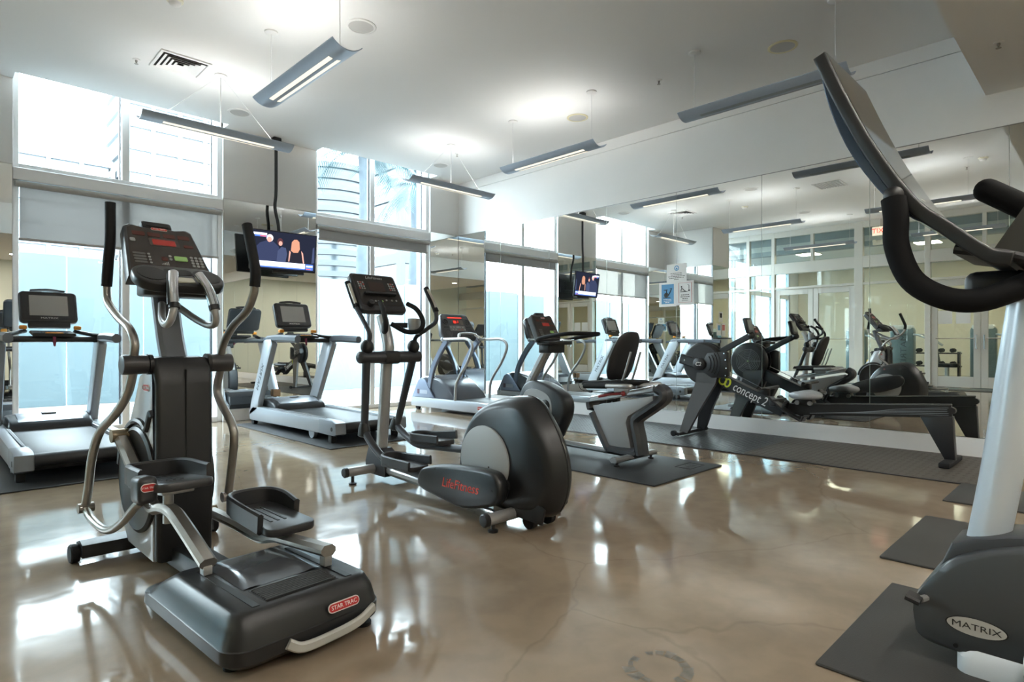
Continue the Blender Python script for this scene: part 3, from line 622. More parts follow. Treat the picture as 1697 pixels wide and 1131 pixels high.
    # pedals: trays with a high flange round three sides
    for s, cy, z, tilt in ((-1, .80, .475, -6), (1, .60, .295, 2)):
        M = Matrix.Translation((s*.165, cy, z)) @ Matrix.Rotation(math.radians(tilt), 4, 'X')
        p = MB().prism(rr(-.105, -.21, .105, .2, .05, 5), -.012, .022, 'z', .008, 2, M).build('pedal', mat('pedal_black', (.03, .03, .032), .38), R)
        path = [(-.108, -.13, .03), (-.112, .10, .045), (-.085, .20, .045), (0, .225, .045), (.085, .20, .045), (.112, .10, .045), (.108, -.02, .03)]
        if s < 0: path = [(-q[0], q[1], q[2]) for q in path]
        MB().bar([M @ Vector(q) for q in path], .024, .085, (0, 0, 1), .008, 5).build('flange', MATS['pedal_black'], p)
        MB().box((-.06, -.10, -.035), (.06, .12, -.012), .006, 2, M).build('pedal_bracket', SILVER, p)
        for k in range(3): MB().box((-.05+.03*k, -.10, .022), (-.04+.03*k, .12, .0245), 0, 1, M).build('tread_line', MATS['slot_black'], p, smooth=False)
        if s < 0:
            MB().box((-.155, -.145, -.05), (-.085, -.03, .055), .022, 3, M).build('pedal_block', MATS['pedal_black'], p)
            c = M @ Vector((-.12, -.1465, .012)); pill(p, c, .055, .032, (1, 0, 0), (0, 0, 1), (0, -1, 0), ts=.010)
    # front stabiliser with wheels
    MB().loft([[(x, y, z) for y, z in ((1.50+e, .03), (1.62, .03), (1.63, .09-e*.2), (1.57, .105), (1.50+e, .09))] for x, e in ((-.30, .02), (-.12, 0), (.12, 0), (.30, .02))]).build('front_stabiliser', DKGREY, R)
    for s in (-1, 1): MB().lathe((s*.302, 1.585, .045), (s, 0, 0), [(0, .043), (.03, .045), (.036, .04), (.037, .01)], 24).build('transport_wheel', RUBBER, R)
    # console on its mast
    MB().bar([Vector(p) for p in ((0, 1.20, .93), (0, 1.27, 1.05), (0, 1.36, 1.30))], .115, .06, (0, -1, .3), .015, 3).build('console_mast', mat('mast_grey', (.17, .18, .20), .4, .3), R)
    T = Matrix.Translation((0, 1.235, 1.372)) @ Matrix.Rotation(math.radians(51), 4, 'X')    # local: y runs up the sloped face, z out of it
    def out(w0, w1, y0, y1): return [(-w0, y0), (w0, y0), (w1, y1-.02), (w1-.025, y1), (.075, y1-.012), (-.075, y1-.012), (-w1+.025, y1), (-w1, y1-.02)]
    c = MB().prism(out(.19, .155, -.01, .345), -.075, -.0, 'z', .012, 3, T).build('console', mat('console_shell', (.042, .041, .043), .35), R)
    MB().prism(out(.176, .142, .01, .332), 0, .002, 'z', 0, 1, T).build('face_panel', mat('console_face', (.038, .030, .026), .25), c, smooth=False)
    MB().box((-.07, .335, -.045), (.07, .385, -.005), .012, 2, T).build('fan', BLACK, c); MB().box((-.05, .345, -.004), (.05, .37, -.002), 0, 1, T).build('fan_grille', MATS['slot_black'], c, smooth=False)
    def win(x0, y0, x1, y1, m=REDLED, nm='display_window', z=.0035): MB().prism(rr(x0, y0, x1, y1, min(.006, (y1-y0)*.4), 3), .0015, z, 'z', 0, 1, T).build(nm, m, c, smooth=False)
    DIM = mat('dim_red_window', (.085, .02, .014), .2)
    for k in range(4): win(-.128+.068*k, .262, -.072+.068*k, .29, DIM)
    win(-.062, .20, .072, .25, mat('bezel_brown', (.07, .055, .045), .3), 'display_bezel', .003); win(-.048, .206, .056, .244); win(.092, .205, .138, .224, DIM); win(-.03, .10, -.002, .125, DIM)
    win(.028, .105, .088, .135, GREENBTN, 'start_button', .006)
    BTN = mat('pale_button', (.32, .32, .31), .4)
    for i in range(4):
        for j in range(3): win(.102+j*.021, .072+i*.019, .117+j*.021, .086+i*.019, BTN, 'key_button', .005)
        win(-.15, .072+i*.019, -.095, .085+i*.019, mat('dull_key', (.11, .105, .10), .4), 'program_key', .004); win(-.088, .072+i*.019, -.076, .084+i*.019, BTN, 'key_button', .005)
    for q in (.105, .125): win(.004, q, .018, q+.014, BTN, 'key_button', .005)
    win(-.145, .215, -.122, .238, BTN, 'fan_button', .005)
    for k in range(5): MB().box((-.036+k*.007, .07, .002), (-.032+k*.007, .076+.004*k, .004), 0, 1, T).build('level_mark', BTN, c, smooth=False)
    o2 = [T @ Vector((0, .318, .003)), T.to_3x3() @ Vector((1, 0, 0)), T.to_3x3() @ Vector((0, 1, 0)), T.to_3x3() @ Vector((0, 0, 1))]
    pill(c, o2[0], .075, .017, o2[1], o2[2], o2[3], ts=.011)
    # tray with two cup wells
    T2 = Matrix.Translation((0, 1.165, 1.352)) @ Matrix.Rotation(math.radians(30), 4, 'X')
    MB().prism(rr(-.195, -.10, .195, .10, .085, 6), -.028, .022, 'z', .012, 3, T2).build('tray', mat('tray_black', (.014, .0145, .016), .32), R)
    MB().prism(rr(-.15, 1.14, .16, 1.30, .05, 5), 1.27, 1.345, 'z', .01, 2).build('tray_underside', BLACK, R)
    for s in (-1, 1): MB().prism([(s*.118+.062*math.cos(a), .0+.068*math.sin(a)) for a in [2*math.pi*k/24 for k in range(24)]], .021, .0245, 'z', 0, 1, T2).build('cup_well', MATS['slot_black'], R, smooth=False)
    MB().prism(rr(-.06, .0, .06, .06, .02, 3), .021, .024, 'z', 0, 1, T2).build('tray_recess', MATS['slot_black'], R, smooth=False)
    MB().box((-.045, -.085, .02), (.045, -.035, .028), .003, 1, T2).build('heart_rate_plate', mat('brass_plate', (.40, .38, .30), .3, .8), R)
    for s in (-1, 1):
        b = tubes(R, 'fixed_handlebar', [(s*.03, 1.30, 1.24), (s*.075, 1.16, 1.165), (s*.095, 1.05, 1.135), (s*.096, .99, 1.155), (s*.085, .98, 1.215)], .017, SILVER)
        tubes(b, 'contact_grip', [(s*.085, .98, 1.215), (s*.075, 1.02, 1.30), (s*.055, 1.08, 1.372)], .0215, CHROME, 16)
        tubes(b, 'grip_strip', [(s*.099, .985, 1.22), (s*.088, 1.025, 1.30), (s*.068, 1.085, 1.365)], .014, BLACK, 10)
        MB().cyl((s*.086, .977, 1.205), (s*.084, .984, 1.226), .0235).build('grip_collar', BLACK, b)
    return R
st_elliptical()
def lf_elliptical():
    R = machine('elliptical_trainer', 'charcoal elliptical with a big rounded rear housing, grey side disc and red script lettering', 'elliptical', (2.52, 2.42, 0), 0)
    SH = mat('housing_charcoal', (.014, .0145, .016), .30, bump=.06, bscale=900); DISC = mat('disc_grey', (.40, .41, .41), .42); ARM = mat('arm_dark_grey', (.05, .052, .06), .36, .35)
    # rear housing: outline in side view, thickness grows from top and rear edge to the middle
    oy = [(.56, .09), (.565, .25), (.545, .40), (.49, .53), (.39, .645), (.26, .705), (.10, .738), (-.02, .742), (-.085, .715), (-.145, .65), (-.215, .555), (-.27, .44), (-.292, .33), (-.285, .23), (-.25, .14), (-.18, .075), (0, .055), (.3, .06)]
    oy = [(p.x, p.y) for p in catmull([(a, b, 0) for a, b in oy], 3, True)]
    cy, cz = .16, .36
    rings = []
    for x, k in ((-.12, .80), (-.113, .85), (-.09, .92), (-.055, .97), (-.02, .995), (0, 1.0), (.02, .995), (.05, .96), (.08, .90), (.10, .82), (.105, .76)): rings.append([(x, cy+(a-cy)*k, cz+(b-cz)*k) for a, b in oy])
    h = MB().loft(rings).build('rear_housing', SH, R, 60)
    MB().tube([(0, cy+(a-cy)*1.001, cz+(b-cz)*1.001) for a, b in oy if a < .05 and b > .1], .003, 6).build('housing_seam', MATS['slot_black'], h)
    for s in (-1, 1):
        MB().lathe((s*.122, .258, .345), (s, 0, 0), [(0, .212), (.010, .212), (.014, .205), (.012, .001)], 56).build('side_disc', DISC, R)
        MB().lathe((s*.134, .21, .315), (s, 0, 0), [(0, .006), (.002, .006)], 10).build('disc_screw', BLACK, R)
        for k in range(3):
            MB().tube([(s*(.085+.014*t), .05-.10*t-.008*k, .70-.008*t-.03*k-.05*t*t) for t in (0, .35, .7, 1)], .006, 8, 3).build('cooling_slot', MATS['slot_black'], h)
        MB().lathe((s*.112, -.06, .585), (s, 0, .1), [(0, .011), (.004, .011)], 14).build('port_hole', MATS['slot_black'], h)
        MB().lathe((s*.108, .29, .63), (s, 0, .3), [(0, .014), (.003, .014)], 20).build('round_badge', mat('badge_red', (.22, .06, .06), .4), h)
    MB().prism([(.0, .06), (.02, .14), (-.10, .19), (-.22, .14), (-.2, .05)], -.116, -.1, 'x', .006).build('lower_vent', BLACK, h)
    # crank arm covers with script lettering on the side one can see
    for s, dy, dz in ((-1, 0, 0), (1, -.02, .24)):
        out = [(.80, .145), (.775, .225), (.70, .262), (.53, .295), (.30, .315), (.10, .318), (.035, .285), (.01, .215), (.04, .15), (.12, .11), (.34, .062), (.53, .078), (.74, .105)]
        out = [(p.x+dy, p.y+dz*(1-(p.x+.0)/1.0*.6)) for p in catmull([(a, b, 0) for a, b in out], 3, True)]
        c = MB().prism(out, s*.15, s*.235, 'x', .022, 3).build('crank_cover', SH, R, 50)
        if s < 0:
            text('script_lettering', 'LifeFitness', .082, (-.2365, .36, .195), ((0, -1, .02), (0, .02, 1), (-1, 0, 0)), mat('script_red', (.70, .055, .03), .4), c, .0012, .25)
            MB().cyl((-.2355, .075, .215), (-.238, .075, .215), .006, seg=10).build('cover_screw', MATS['slot_black'], c)
            MB().cyl((-.2355, .60, .262), (-.238, .60, .262), .006, seg=10).build('cover_screw', MATS['slot_black'], c)
        MB().cyl((s*.11, .09+dy, .22+dz), (s*.16, .09+dy, .22+dz), .05).build('crank_hub', BLACK, R)
    # base rail, stabilisers
    LG = mat('rail_grey', (.42, .42, .42), .32, .5)
    MB().bar([Vector((0, 1.55, .10)), Vector((0, .25, .055))], .115, .085, (0, 0, 1), .03).build('base_rail', LG, R)
    for y, w, z in ((.03, .315, .075), (1.59, .30, .095)):
        MB().cyl((-w, y, z), (w, y, z), .034).build('stabiliser', LG, R)
        for s in (-1, 1):
            MB().lathe((s*(w-.004), y, z), (s, 0, 0), [(0, .037), (.022, .038), (.03, .03), (.032, .01)], 20).build('end_cap', BLACK, R)
            MB().lathe((s*(w-.05), y, 0), (0, 0, 1), [(0, .028), (.012, .03), (.018, .012), (z-.02, .012)], 14).build('levelling_foot', BLACK, R)
    for x in (-.075, .075): MB().cyl((x-.018, -.075, .045), (x+.018, -.075, .045), .044).build('transport_wheel', RUBBER, R)
    MB().loft([[(x, y, z) for x, y, z in ((-w, 1.46-k, z), (w, 1.46-k, z), (w, 1.70, z), (-w, 1.70, z))] for w, k, z in ((.075, .03, .05), (.075, .02, .14), (.06, -.02, .21), (.045, -.06, .25))]).build('front_boot', ARM, R)
    # mast
    MB().tube([(0, 1.60, .14), (0, 1.565, .45), (0, 1.52, .90), (0, 1.495, 1.02), (0, 1.53, 1.14), (0, 1.585, 1.26)], .044, 16, 5).build('mast', LG, R)
    MB().tube([(-.255, 1.47, .948), (.255, 1.47, .948)], .045, 20).build('yoke', ARM, R)
    for s in (-1, 1): MB().ball((s*.255, 1.47, .948), .0455, (.6, 1, 1)).build('yoke_cap', ARM, R)
    MB().box((-.07, 1.42, .895), (.07, 1.55, .995), .025, 3).build('yoke_hub', BLACK, R)
    # swing arms, upper handles
    for s, foot, bend in ((-1, Vector((-.205, 1.50, .40)), -1), (1, Vector((.205, 1.69, .385)), 1)):
        top = Vector((s*.205, 1.47, .93))
        a = MB().tube([top, top.lerp(foot, .5), foot], [.031, .027], 16).build('swing_arm', ARM, R)
        MB().lathe(foot+Vector((0, 0, .06)), foot-top, [(0, .031), (.03, .04), (.09, .046), (.10, .03)], 20).build('lower_joint', BLACK, a)
        MB().ball((s*.205, 1.46, 1.025), .048, (1, 1, 1.15), 18, 12).build('pivot_ball', BLACK, a)
        if s < 0: hp, gp = [(-.205, 1.44, 1.05), (-.205, 1.425, 1.12), (-.21, 1.50, 1.215), (-.215, 1.60, 1.32)], [(-.215, 1.60, 1.32), (-.22, 1.66, 1.42), (-.225, 1.715, 1.52)]
        else: hp, gp = [(.205, 1.44, 1.05), (.205, 1.425, 1.10), (.215, 1.30, 1.16), (.225, 1.20, 1.215), (.225, 1.195, 1.29)], [(.225, 1.195, 1.29), (.225, 1.24, 1.36), (.225, 1.325, 1.475)]
        tubes(a, 'upper_handle', hp, .0165, ARM); tubes(a, 'foam_grip', gp, .021, RUBBER); 
        g0, g1 = Vector(gp[0]), Vector(gp[-1]); n = Vector((0, -.8, .35)) * .013
        MB().tube([g0.lerp(g1, .12)+n, g0.lerp(g1, .88)+n], .015, 10).build('contact_plate', mat('brushed_plate', (.55, .52, .45), .3, .8), a)
    # foot arms and pedals
    for s, pts, py, pz, t in ((-1, [(-.205, 1.50, .40), (-.195, 1.36, .285), (-.18, 1.20, .205), (-.175, .95, .185), (-.19, .70, .18)], 1.04, .215, 1), (1, [(.205, 1.69, .385), (.195, 1.53, .315), (.18, 1.36, .275), (.175, 1.10, .29), (.19, .68, .31)], 1.18, .325, 4)):
        a = MB().tube(pts, .028, 12, 5).build('foot_arm', ARM, R)
        M = Matrix.Translation((s*.17, py, pz)) @ Matrix.Rotation(math.radians(-t), 4, 'X')
        p = MB().prism(rr(-.085, -.20, .085, .19, .05, 5), -.02, .014, 'z', .006, 2, M).build('pedal', mat('pedal_dark', (.03, .031, .034), .45), R)
        path = [(-.088, -.19, .022), (-.09, .08, .03), (-.065, .17, .035), (0, .195, .038), (.065, .17, .035), (.09, .08, .03), (.088, -.19, .045)]
        MB().bar([M @ Vector(q) for q in path], .018, .062, (0, 0, 1), .007, 5).build('pedal_rim', MATS['pedal_dark'], p)
    # console
    T = Matrix.Translation((0, 1.50, 1.315)) @ Matrix.Rotation(math.radians(57), 4, 'X')
    T = Matrix.Translation((-.0, 1.53, 1.30)) @ Matrix.Rotation(math.radians(55), 4, 'X')
    c = MB().prism(rr(-.20, 0, .20, .365, .03, 4), -.055, 0, 'z', .012, 3, T).build('console', mat('console_black', (.030, .030, .034), .32), R)
    MB().prism(rr(-.18, .05, .18, .345, .02, 3), 0, .002, 'z', 0, 1, T).build('face_panel', mat('panel_gloss', (.025, .022, .022), .15), c, smooth=False)
    MB().box((-.14, .145, .0), (.14, .165, .03), .006, 2, T).build('reading_ledge', BLACK, c)
    KEY = mat('key_grey', (.40, .40, .40), .5)
    for sx in (-1, 1):
        for i in range(4):
            for j in range(3): MB().box((sx*.135-.024+j*.02, .205+i*.02, .002), (sx*.135-.012+j*.02, .217+i*.02, .005), 0, 1, T).build('key_button', KEY if (i+j) % 4 else mat('key_red', (.5, .12, .1), .5), c, smooth=False)
    MB().prism(rr(-.07, .19, .07, .28, .008, 3), .002, .004, 'z', 0, 1, T).build('display', mat('display_off', (.04, .025, .022), .1), c, smooth=False)
    for k, m_ in ((-.06, KEY), (-.03, KEY), (0, GREENBTN), (.04, KEY), (.09, KEY), (.13, KEY)): MB().cyl(T @ Vector((k, .09+.012*(k > 0), .001)), T @ Vector((k, .09+.012*(k > 0), .006)), .008, seg=12).build('key_button', m_, c)
    n3 = T.to_3x3(); text('script_lettering', 'LifeFitness', .036, T @ Vector((-.0, .322, .003)), (n3 @ Vector((1, 0, 0)), n3 @ Vector((0, 1, 0)), n3 @ Vector((0, 0, 1))), KEY, c, .0005, .25)
    MB().lathe(T @ Vector((-.12, .055, .0)), n3 @ Vector((0, 0, 1)), [(0, .025), (.035, .022), (.04, .015)], 16).build('cable_plug', BLACK, c)
    for s in (-1, 1): tubes(R, 'fixed_handlebar', [(s*.03, 1.50, 1.20), (s*.10, 1.40, 1.14), (s*.15, 1.30, 1.15), (s*.165, 1.28, 1.22), (s*.15, 1.34, 1.31), (s*.12, 1.42, 1.355)], .0185, RUBBER)
    MB().lathe((.17, 1.40, 1.12), (0, 0, 1), [(0, .042), (.12, .05), (.122, .046), (.02, .04)], 22).build('bottle_holder', mat('holder_silver', (.45, .46, .48), .3, .6), R)
    MB().bar([Vector((.05, 1.50, 1.19)), Vector((.13, 1.43, 1.19))], .02, .04).build('holder_bracket', BLACK, R)
    return R
lf_elliptical()
BELT = mat('running_belt', (.018, .019, .022), .45, bump=.3, bscale=400)
MSIL = mat('treadmill_silver', (.40, .43, .47), .33, .35); MCHAR = mat('treadmill_charcoal', (.018, .0195, .023), .38)
def matrix_treadmill(loc, label):
    R = machine('treadmill', label, 'treadmill', loc, 0, 'silver treadmills with framed screens facing the windows')
    W = .43
    # side rails: silver with dark end caps
    for s in (-1, 1):
        out = [(1.70, .06), (1.72, .16), (1.60, .235), (1.30, .235), (-.22, .225), (-.22, .085), (1.62, .055)]
        MB().prism(out, s*W, s*(W-.115), 'x', .012, 2).build('side_rail', MSIL, R)
        cap = [(-.21, .085), (-.21, .232), (-.50, .238), (-.575, .215), (-.585, .10), (-.55, .082)]
        e = MB().prism(cap, s*(W+.004), s*(W-.12), 'x', .012, 2).build('rail_end_cap', mat('cap_grey', (.22, .24, .27), .35, .3), R)
        MB().cyl((s*(W+.003), -.50, .15), (s*(W+.006), -.50, .15), .022, seg=16).build('tension_hole', MATS['slot_black'], e)
        MB().box((s*(W-.02)-.03*s-.03, -.45, .0), (s*(W-.02)-.03*s+.03, -.38, .09), .008).build('rear_foot', BLACK, R)
        MB().cyl((s*(W-.01), 1.62, .045), (s*(W-.06), 1.62, .045), .045).build('front_wheel', RUBBER, R)
        MB().box((s*(W-.09)-.01, -.2, .236), (s*(W-.09)+.01, 1.1, .239)).build('foot_grip_strip', mat('grip_strip_grey', (.2, .21, .22), .6), R, smooth=False)
        MB().cyl((s*(W-.03), .02, .066), (s*(W-.07), .02, .066), .065, seg=22).build('lift_wheel', MSIL, R)
    MB().box((-.31, -.53, .165), (.31, 1.25, .205), .01, 2).build('belt', BELT, R)
    MB().cyl((-.31, -.53, .165), (.31, -.53, .165), .052, seg=22).build('rear_roller', BELT, R)
    MB().box((-.32, -.42, .07), (.32, 1.5, .16), .01).build('deck_frame', BLACK, R)
    # motor hood
    prof = [(1.10, .20), (1.14, .265), (1.22, .305), (1.40, .335), (1.58, .325), (1.70, .27), (1.73, .16), (1.70, .10), (1.1, .10)]
    h = MB().prism(prof, -.335, .335, 'x', .03, 3).build('motor_hood', MCHAR, R)
    MB().prism([(1.17, .285), (1.24, .318), (1.40, .345), (1.56, .335), (1.56, .32), (1.40, .33), (1.24, .30)], -.26, .26, 'x', .008, 2).build('hood_panel', mat('hood_silver', (.34, .37, .41), .35, .4), h)
    MB().box((-.06, 1.33, .338), (.06, 1.40, .352), .008, 2).build('hood_latch', MSIL, h)
    # uprights: wide slanting blades
    for s in (-1, 1):
        bl = [(1.72, .10), (1.46, .20), (1.42, .31), (1.00, 1.03), (1.05, 1.09), (1.24, 1.08), (1.28, 1.0), (1.66, .28)]
        u = MB().prism(bl, s*(W+.0), s*(W-.075), 'x', .012, 2).build('upright', MSIL, R)
        text('upright_lettering', 'MATRIX', .085, (s*(W+.0018), 1.36, .62), ((0, -s*.0-(.5 if s < 0 else -.5), .866 if s < 0 else -.866), (0, .866, .5), (s, 0, 0)) if False else ((0, -.5, .866), (0, -.866, -.5), (-1, 0, 0)) if s < 0 else ((0, -.5, .866), (0, .866, .5), (1, 0, 0)), mat('letter_dark', (.05, .055, .06), .5), u, .0008, sx=1.25)
        # handrail
        MB().bar([Vector((s*(W-.045), 1.22, 1.09)), Vector((s*(W-.045), 1.00, 1.10)), Vector((s*(W-.04), .78, 1.10)), Vector((s*(W-.04), .38, 1.085))], .07, .085, (0, 0, 1), .022).build('handrail', mat('rail_blue_grey', (.13, .15, .18), .4), R)
        MB().bar([Vector((s*.20, 1.26, 1.16)), Vector((s*.31, 1.14, 1.13)), Vector((s*.385, 1.02, 1.12))], .05, .035, (0, 0, 1), .012, 3).build('control_arm', BLACK, R)
        MB().box((s*.215-.03, 1.20, 1.175), (s*.215+.03, 1.26, 1.215), .012, 2).build('orange_lever', ORANGE, R)
    MB().box((-.40, 1.06, 1.05), (.40, 1.22, 1.11), .02, 2).build('cross_bar', MCHAR, R)
    MB().bar([Vector((0, .98, 1.12)), Vector((0, 1.22, 1.15))], .34, .03, (0, 0, 1), .01).build('control_tray', BLACK, R)
    for k in range(7): MB().box((-.12+k*.035, 1.02, 1.14), (-.10+k*.035, 1.05, 1.152), .003, 1).build('key_button', MIDGREY, R, smooth=False)
    MB().box((-.07, .985, 1.128), (.07, 1.0, 1.145), .004).build('stop_bar', ORANGE, R)
    MB().lathe((0, 1.0, 1.11), (0, -.2, -1), [(0, .012), (.06, .014), (.10, .008)], 10).build('safety_key', mat('key_maroon', (.20, .02, .06), .5), R)
    # console
    T = Matrix.Translation((0, 1.28, 1.20)) @ Matrix.Rotation(math.radians(68), 4, 'X')
    c = MB().prism(rr(-.235, .055, .235, .395, .045, 5), -.06, 0, 'z', .015, 3, T).build('console', MCHAR, R)
    MB().prism(rr(-.215, .08, .215, .38, .02, 4), 0, .003, 'z', 0, 1, T).build('bezel', mat('bezel_black', (.016, .016, .018), .15), c, smooth=False)
    MB().prism(rr(-.155, .125, .155, .345, .004, 2), .003, .0045, 'z', 0, 1, T).build('screen', mat('screen_grey', (.36, .355, .34), .25), c, smooth=False)
    n3 = T.to_3x3(); text('maker_lettering', 'MATRIX', .026, T @ Vector((0, .098, .004)), (n3 @ Vector((1, 0, 0)), n3 @ Vector((0, 1, 0)), n3 @ Vector((0, 0, 1))), mat('letter_pale', (.6, .6, .58), .5), c, .0005, sx=1.5)
    MB().box((-.17, 0, -.05), (.17, .06, .005), .014, 2, T).build('console_neck', BLACK, c)
    MB().bar([T @ Vector((-.14, .41, -.03)), T @ Vector((0, .425, -.03)), T @ Vector((.14, .41, -.03))], .05, .014, n3 @ Vector((0, 1, 0)), .005, 4).build('top_cap', BLACK, c)
    return R
matrix_treadmill((3.42, 6.2, .0122), 'silver treadmill on a dark mat before the mirrored pillar, under the hung television')
matrix_treadmill((.885, 6.2, .0122), 'silver treadmill with a framed screen standing in front of the shaded window')

def st_treadmill():
    R = machine('treadmill', 'blue grey treadmill with bent tube handrails in the mirrored corner', 'treadmill', (5.95, 6.2, 0), 0)
    BG = mat('blue_grey_hood', (.17, .20, .27), .32, .2); RS = mat('rail_pale_silver', (.50, .54, .60), .3, .3)
    W = .36
    for s in (-1, 1):
        MB().box((s*(W-.05)-.05, -.32, .055), (s*(W-.05)+.05, 1.83, .20), .012, 2).build('side_rail', RS, R)
        MB().box((s*(W-.05)-.053, -.40, .05), (s*(W-.05)+.053, -.31, .205), .015, 2).build('rail_end_cap', BLACK, R)
        pill(R, (s*(W+.0015), .12, .13), .17, .06, (0, s, 0), (0, 0, 1), (s, 0, 0), ts=.030)
        MB().cyl((s*(W-.03), 1.70, .04), (s*(W-.08), 1.70, .04), .04).build('front_wheel', RUBBER, R)
        MB().cyl((s*(W-.05), -.25, 0), (s*(W-.05), -.25, .06), .03).build('rear_foot', BLACK, R)
        tri = [(1.82, .20), (1.65, .47), (1.57, .51), (1.48, .48), (1.24, .21)]
        e = MB().prism(tri, s*(W-.01), s*(W-.04), 'x', .008, 2).build('hood_cheek', mat('cheek_blue', (.26, .31, .42), .3, .2), R)
        MB().prism(rr(1.40, .26, 1.64, .32, .02, 3), s*(W-.009), s*(W-.005), 'x').build('cheek_badge', mat('badge_pale', (.42, .47, .56), .3), e, smooth=False)
        MB().prism(rr(1.60, .255, 1.66, .33, .012, 3), s*(W-.0045), s*(W-.003), 'x').build('badge_mark', mat('badge_dark', (.12, .07, .10), .4), e, smooth=False)
        up = [(s*.31, 1.42, .22), (s*.31, 1.36, .50), (s*.31, 1.28, .70), (s*.31, 1.12, .92), (s*.31, .95, 1.10)]
        MB().bar([Vector(p) for p in up], .05, .10, (0, 1, .2), .012, 4).build('upright', BG, R)
        MB().tube([(s*.33, 1.02, 1.115), (s*.34, .70, 1.118), (s*.345, .46, 1.115), (s*.345, .345, 1.05), (s*.345, .34, .95), (s*.345, .45, .76), (s*.345, .62, .56), (s*.345, .70, .42), (s*.345, .72, .20)], .021, 14, 5).build('handrail', SILVER, R)
        MB().ball((s*.33, 1.03, 1.115), .036).build('rail_knob', RS, R)
    MB().box((-.27, -.36, .17), (.27, 1.20, .205), .012, 2).build('belt', BELT, R)
    MB().box((-.27, -.28, .07), (.27, 1.6, .16)).build('deck_frame', BLACK, R)
    MB().cyl((-.27, -.34, .15), (.27, -.34, .15), .05).build('rear_roller', BELT, R)
    prof = [(1.83, .10), (1.82, .22), (1.72, .40), (1.62, .50), (1.50, .54), (1.35, .54), (1.15, .50), (.98, .42), (.82, .30), (.74, .21), (.9, .15)]
    MB().prism(prof, -.315, .315, 'x', .04, 4).build('motor_hood', mat('hood_dark_blue', (.055, .06, .075), .25), R)
    # console: broad sloped panel with speakers and red displays
    T = Matrix.Translation((0, .98, 1.12)) @ Matrix.Rotation(math.radians(62), 4, 'X')
    o = [(-.33, 0), (.33, 0), (.36, .10), (.27, .42), (.235, .45), (-.235, .45), (-.27, .42), (-.36, .10)]
    c = MB().prism(o, -.09, 0, 'z', .02, 3, T).build('console', mat('console_blue_grey', (.065, .068, .078), .4), R)
    MB().prism([(-.33, .03), (.33, .03), (.335, .11), (.25, .41), (-.25, .41), (-.335, .11)], 0, .003, 'z', 0, 1, T).build('face_panel', mat('face_dark', (.035, .034, .036), .3), c, smooth=False)
    def win(x0, y0, x1, y1, m, nm='display_window', z=.006): MB().prism(rr(x0, y0, x1, y1, .006, 2), .002, z, 'z', 0, 1, T).build(nm, m, c, smooth=False)
    LED = mat('lit_red_display', (.2, .01, .01), .2, emit=(1, .05, .03), estr=.45)
    win(-.15, .365, .13, .385, LED, 'logo_strip'); win(-.075, .26, .05, .335, mat('display_back', (.05, .012, .01), .2), 'display_window', .005); win(-.06, .275, -.005, .325, LED, z=.0065); win(.015, .285, .04, .30, LED, z=.0065); win(.02, .31, .045, .325, LED, z=.0065)
    win(-.17, .14, .14, .235, mat('keypad_grey', (.20, .19, .18), .4), 'keypad'); win(.07, .25, .13, .335, mat('keypad_brown', (.16, .13, .11), .4), 'number_pad')
    for k in range(10): win(-.155+.03*k, .155 if k % 2 else .195, -.135+.03*k, .175 if k % 2 else .215, KEYC[k % 4] if False else (mat('key_red2', (.5, .1, .08), .5) if k in (5, 7) else mat('key_pale', (.5, .5, .48), .5)), 'key_button', .009)
    win(-.01, .2, .01, .215, mat('key_white', (.8, .85, .8), .4), 'key_button', .010)
    for s in (-1, 1):
        MB().lathe(T @ Vector((s*.215, .30, .001)), T.to_3x3() @ Vector((0, 0, 1)), [(0, .05), (.008, .05), (.010, .042), (.002, .03), (.006, .001)], 24).build('speaker', BLACK, c)
        MB().lathe(T @ Vector((s*.22, .10, .001)), T.to_3x3() @ Vector((0, 0, 1)), [(0, .06), (.006, .06), (.001, .05), (.0012, .001)], 24).build('cup_well', MATS['slot_black'], c)
        win(s*.22-.05, .20, s*.22+.05, .215, BLACK, 'vent_slot', .008)
    tubes(R, 'front_grip', [(-.33, .80, 1.115), (-.22, .80, 1.13), (-.14, .86, 1.20), (.14, .86, 1.20), (.22, .80, 1.13), (.33, .80, 1.115)], .016, SILVER, 10, 4)
    for s in (-1, 1): MB().cyl((s*.21, .808, 1.137), (s*.15, .853, 1.19), .020).build('pulse_contact', CHROME, R)
    return R
st_treadmill()
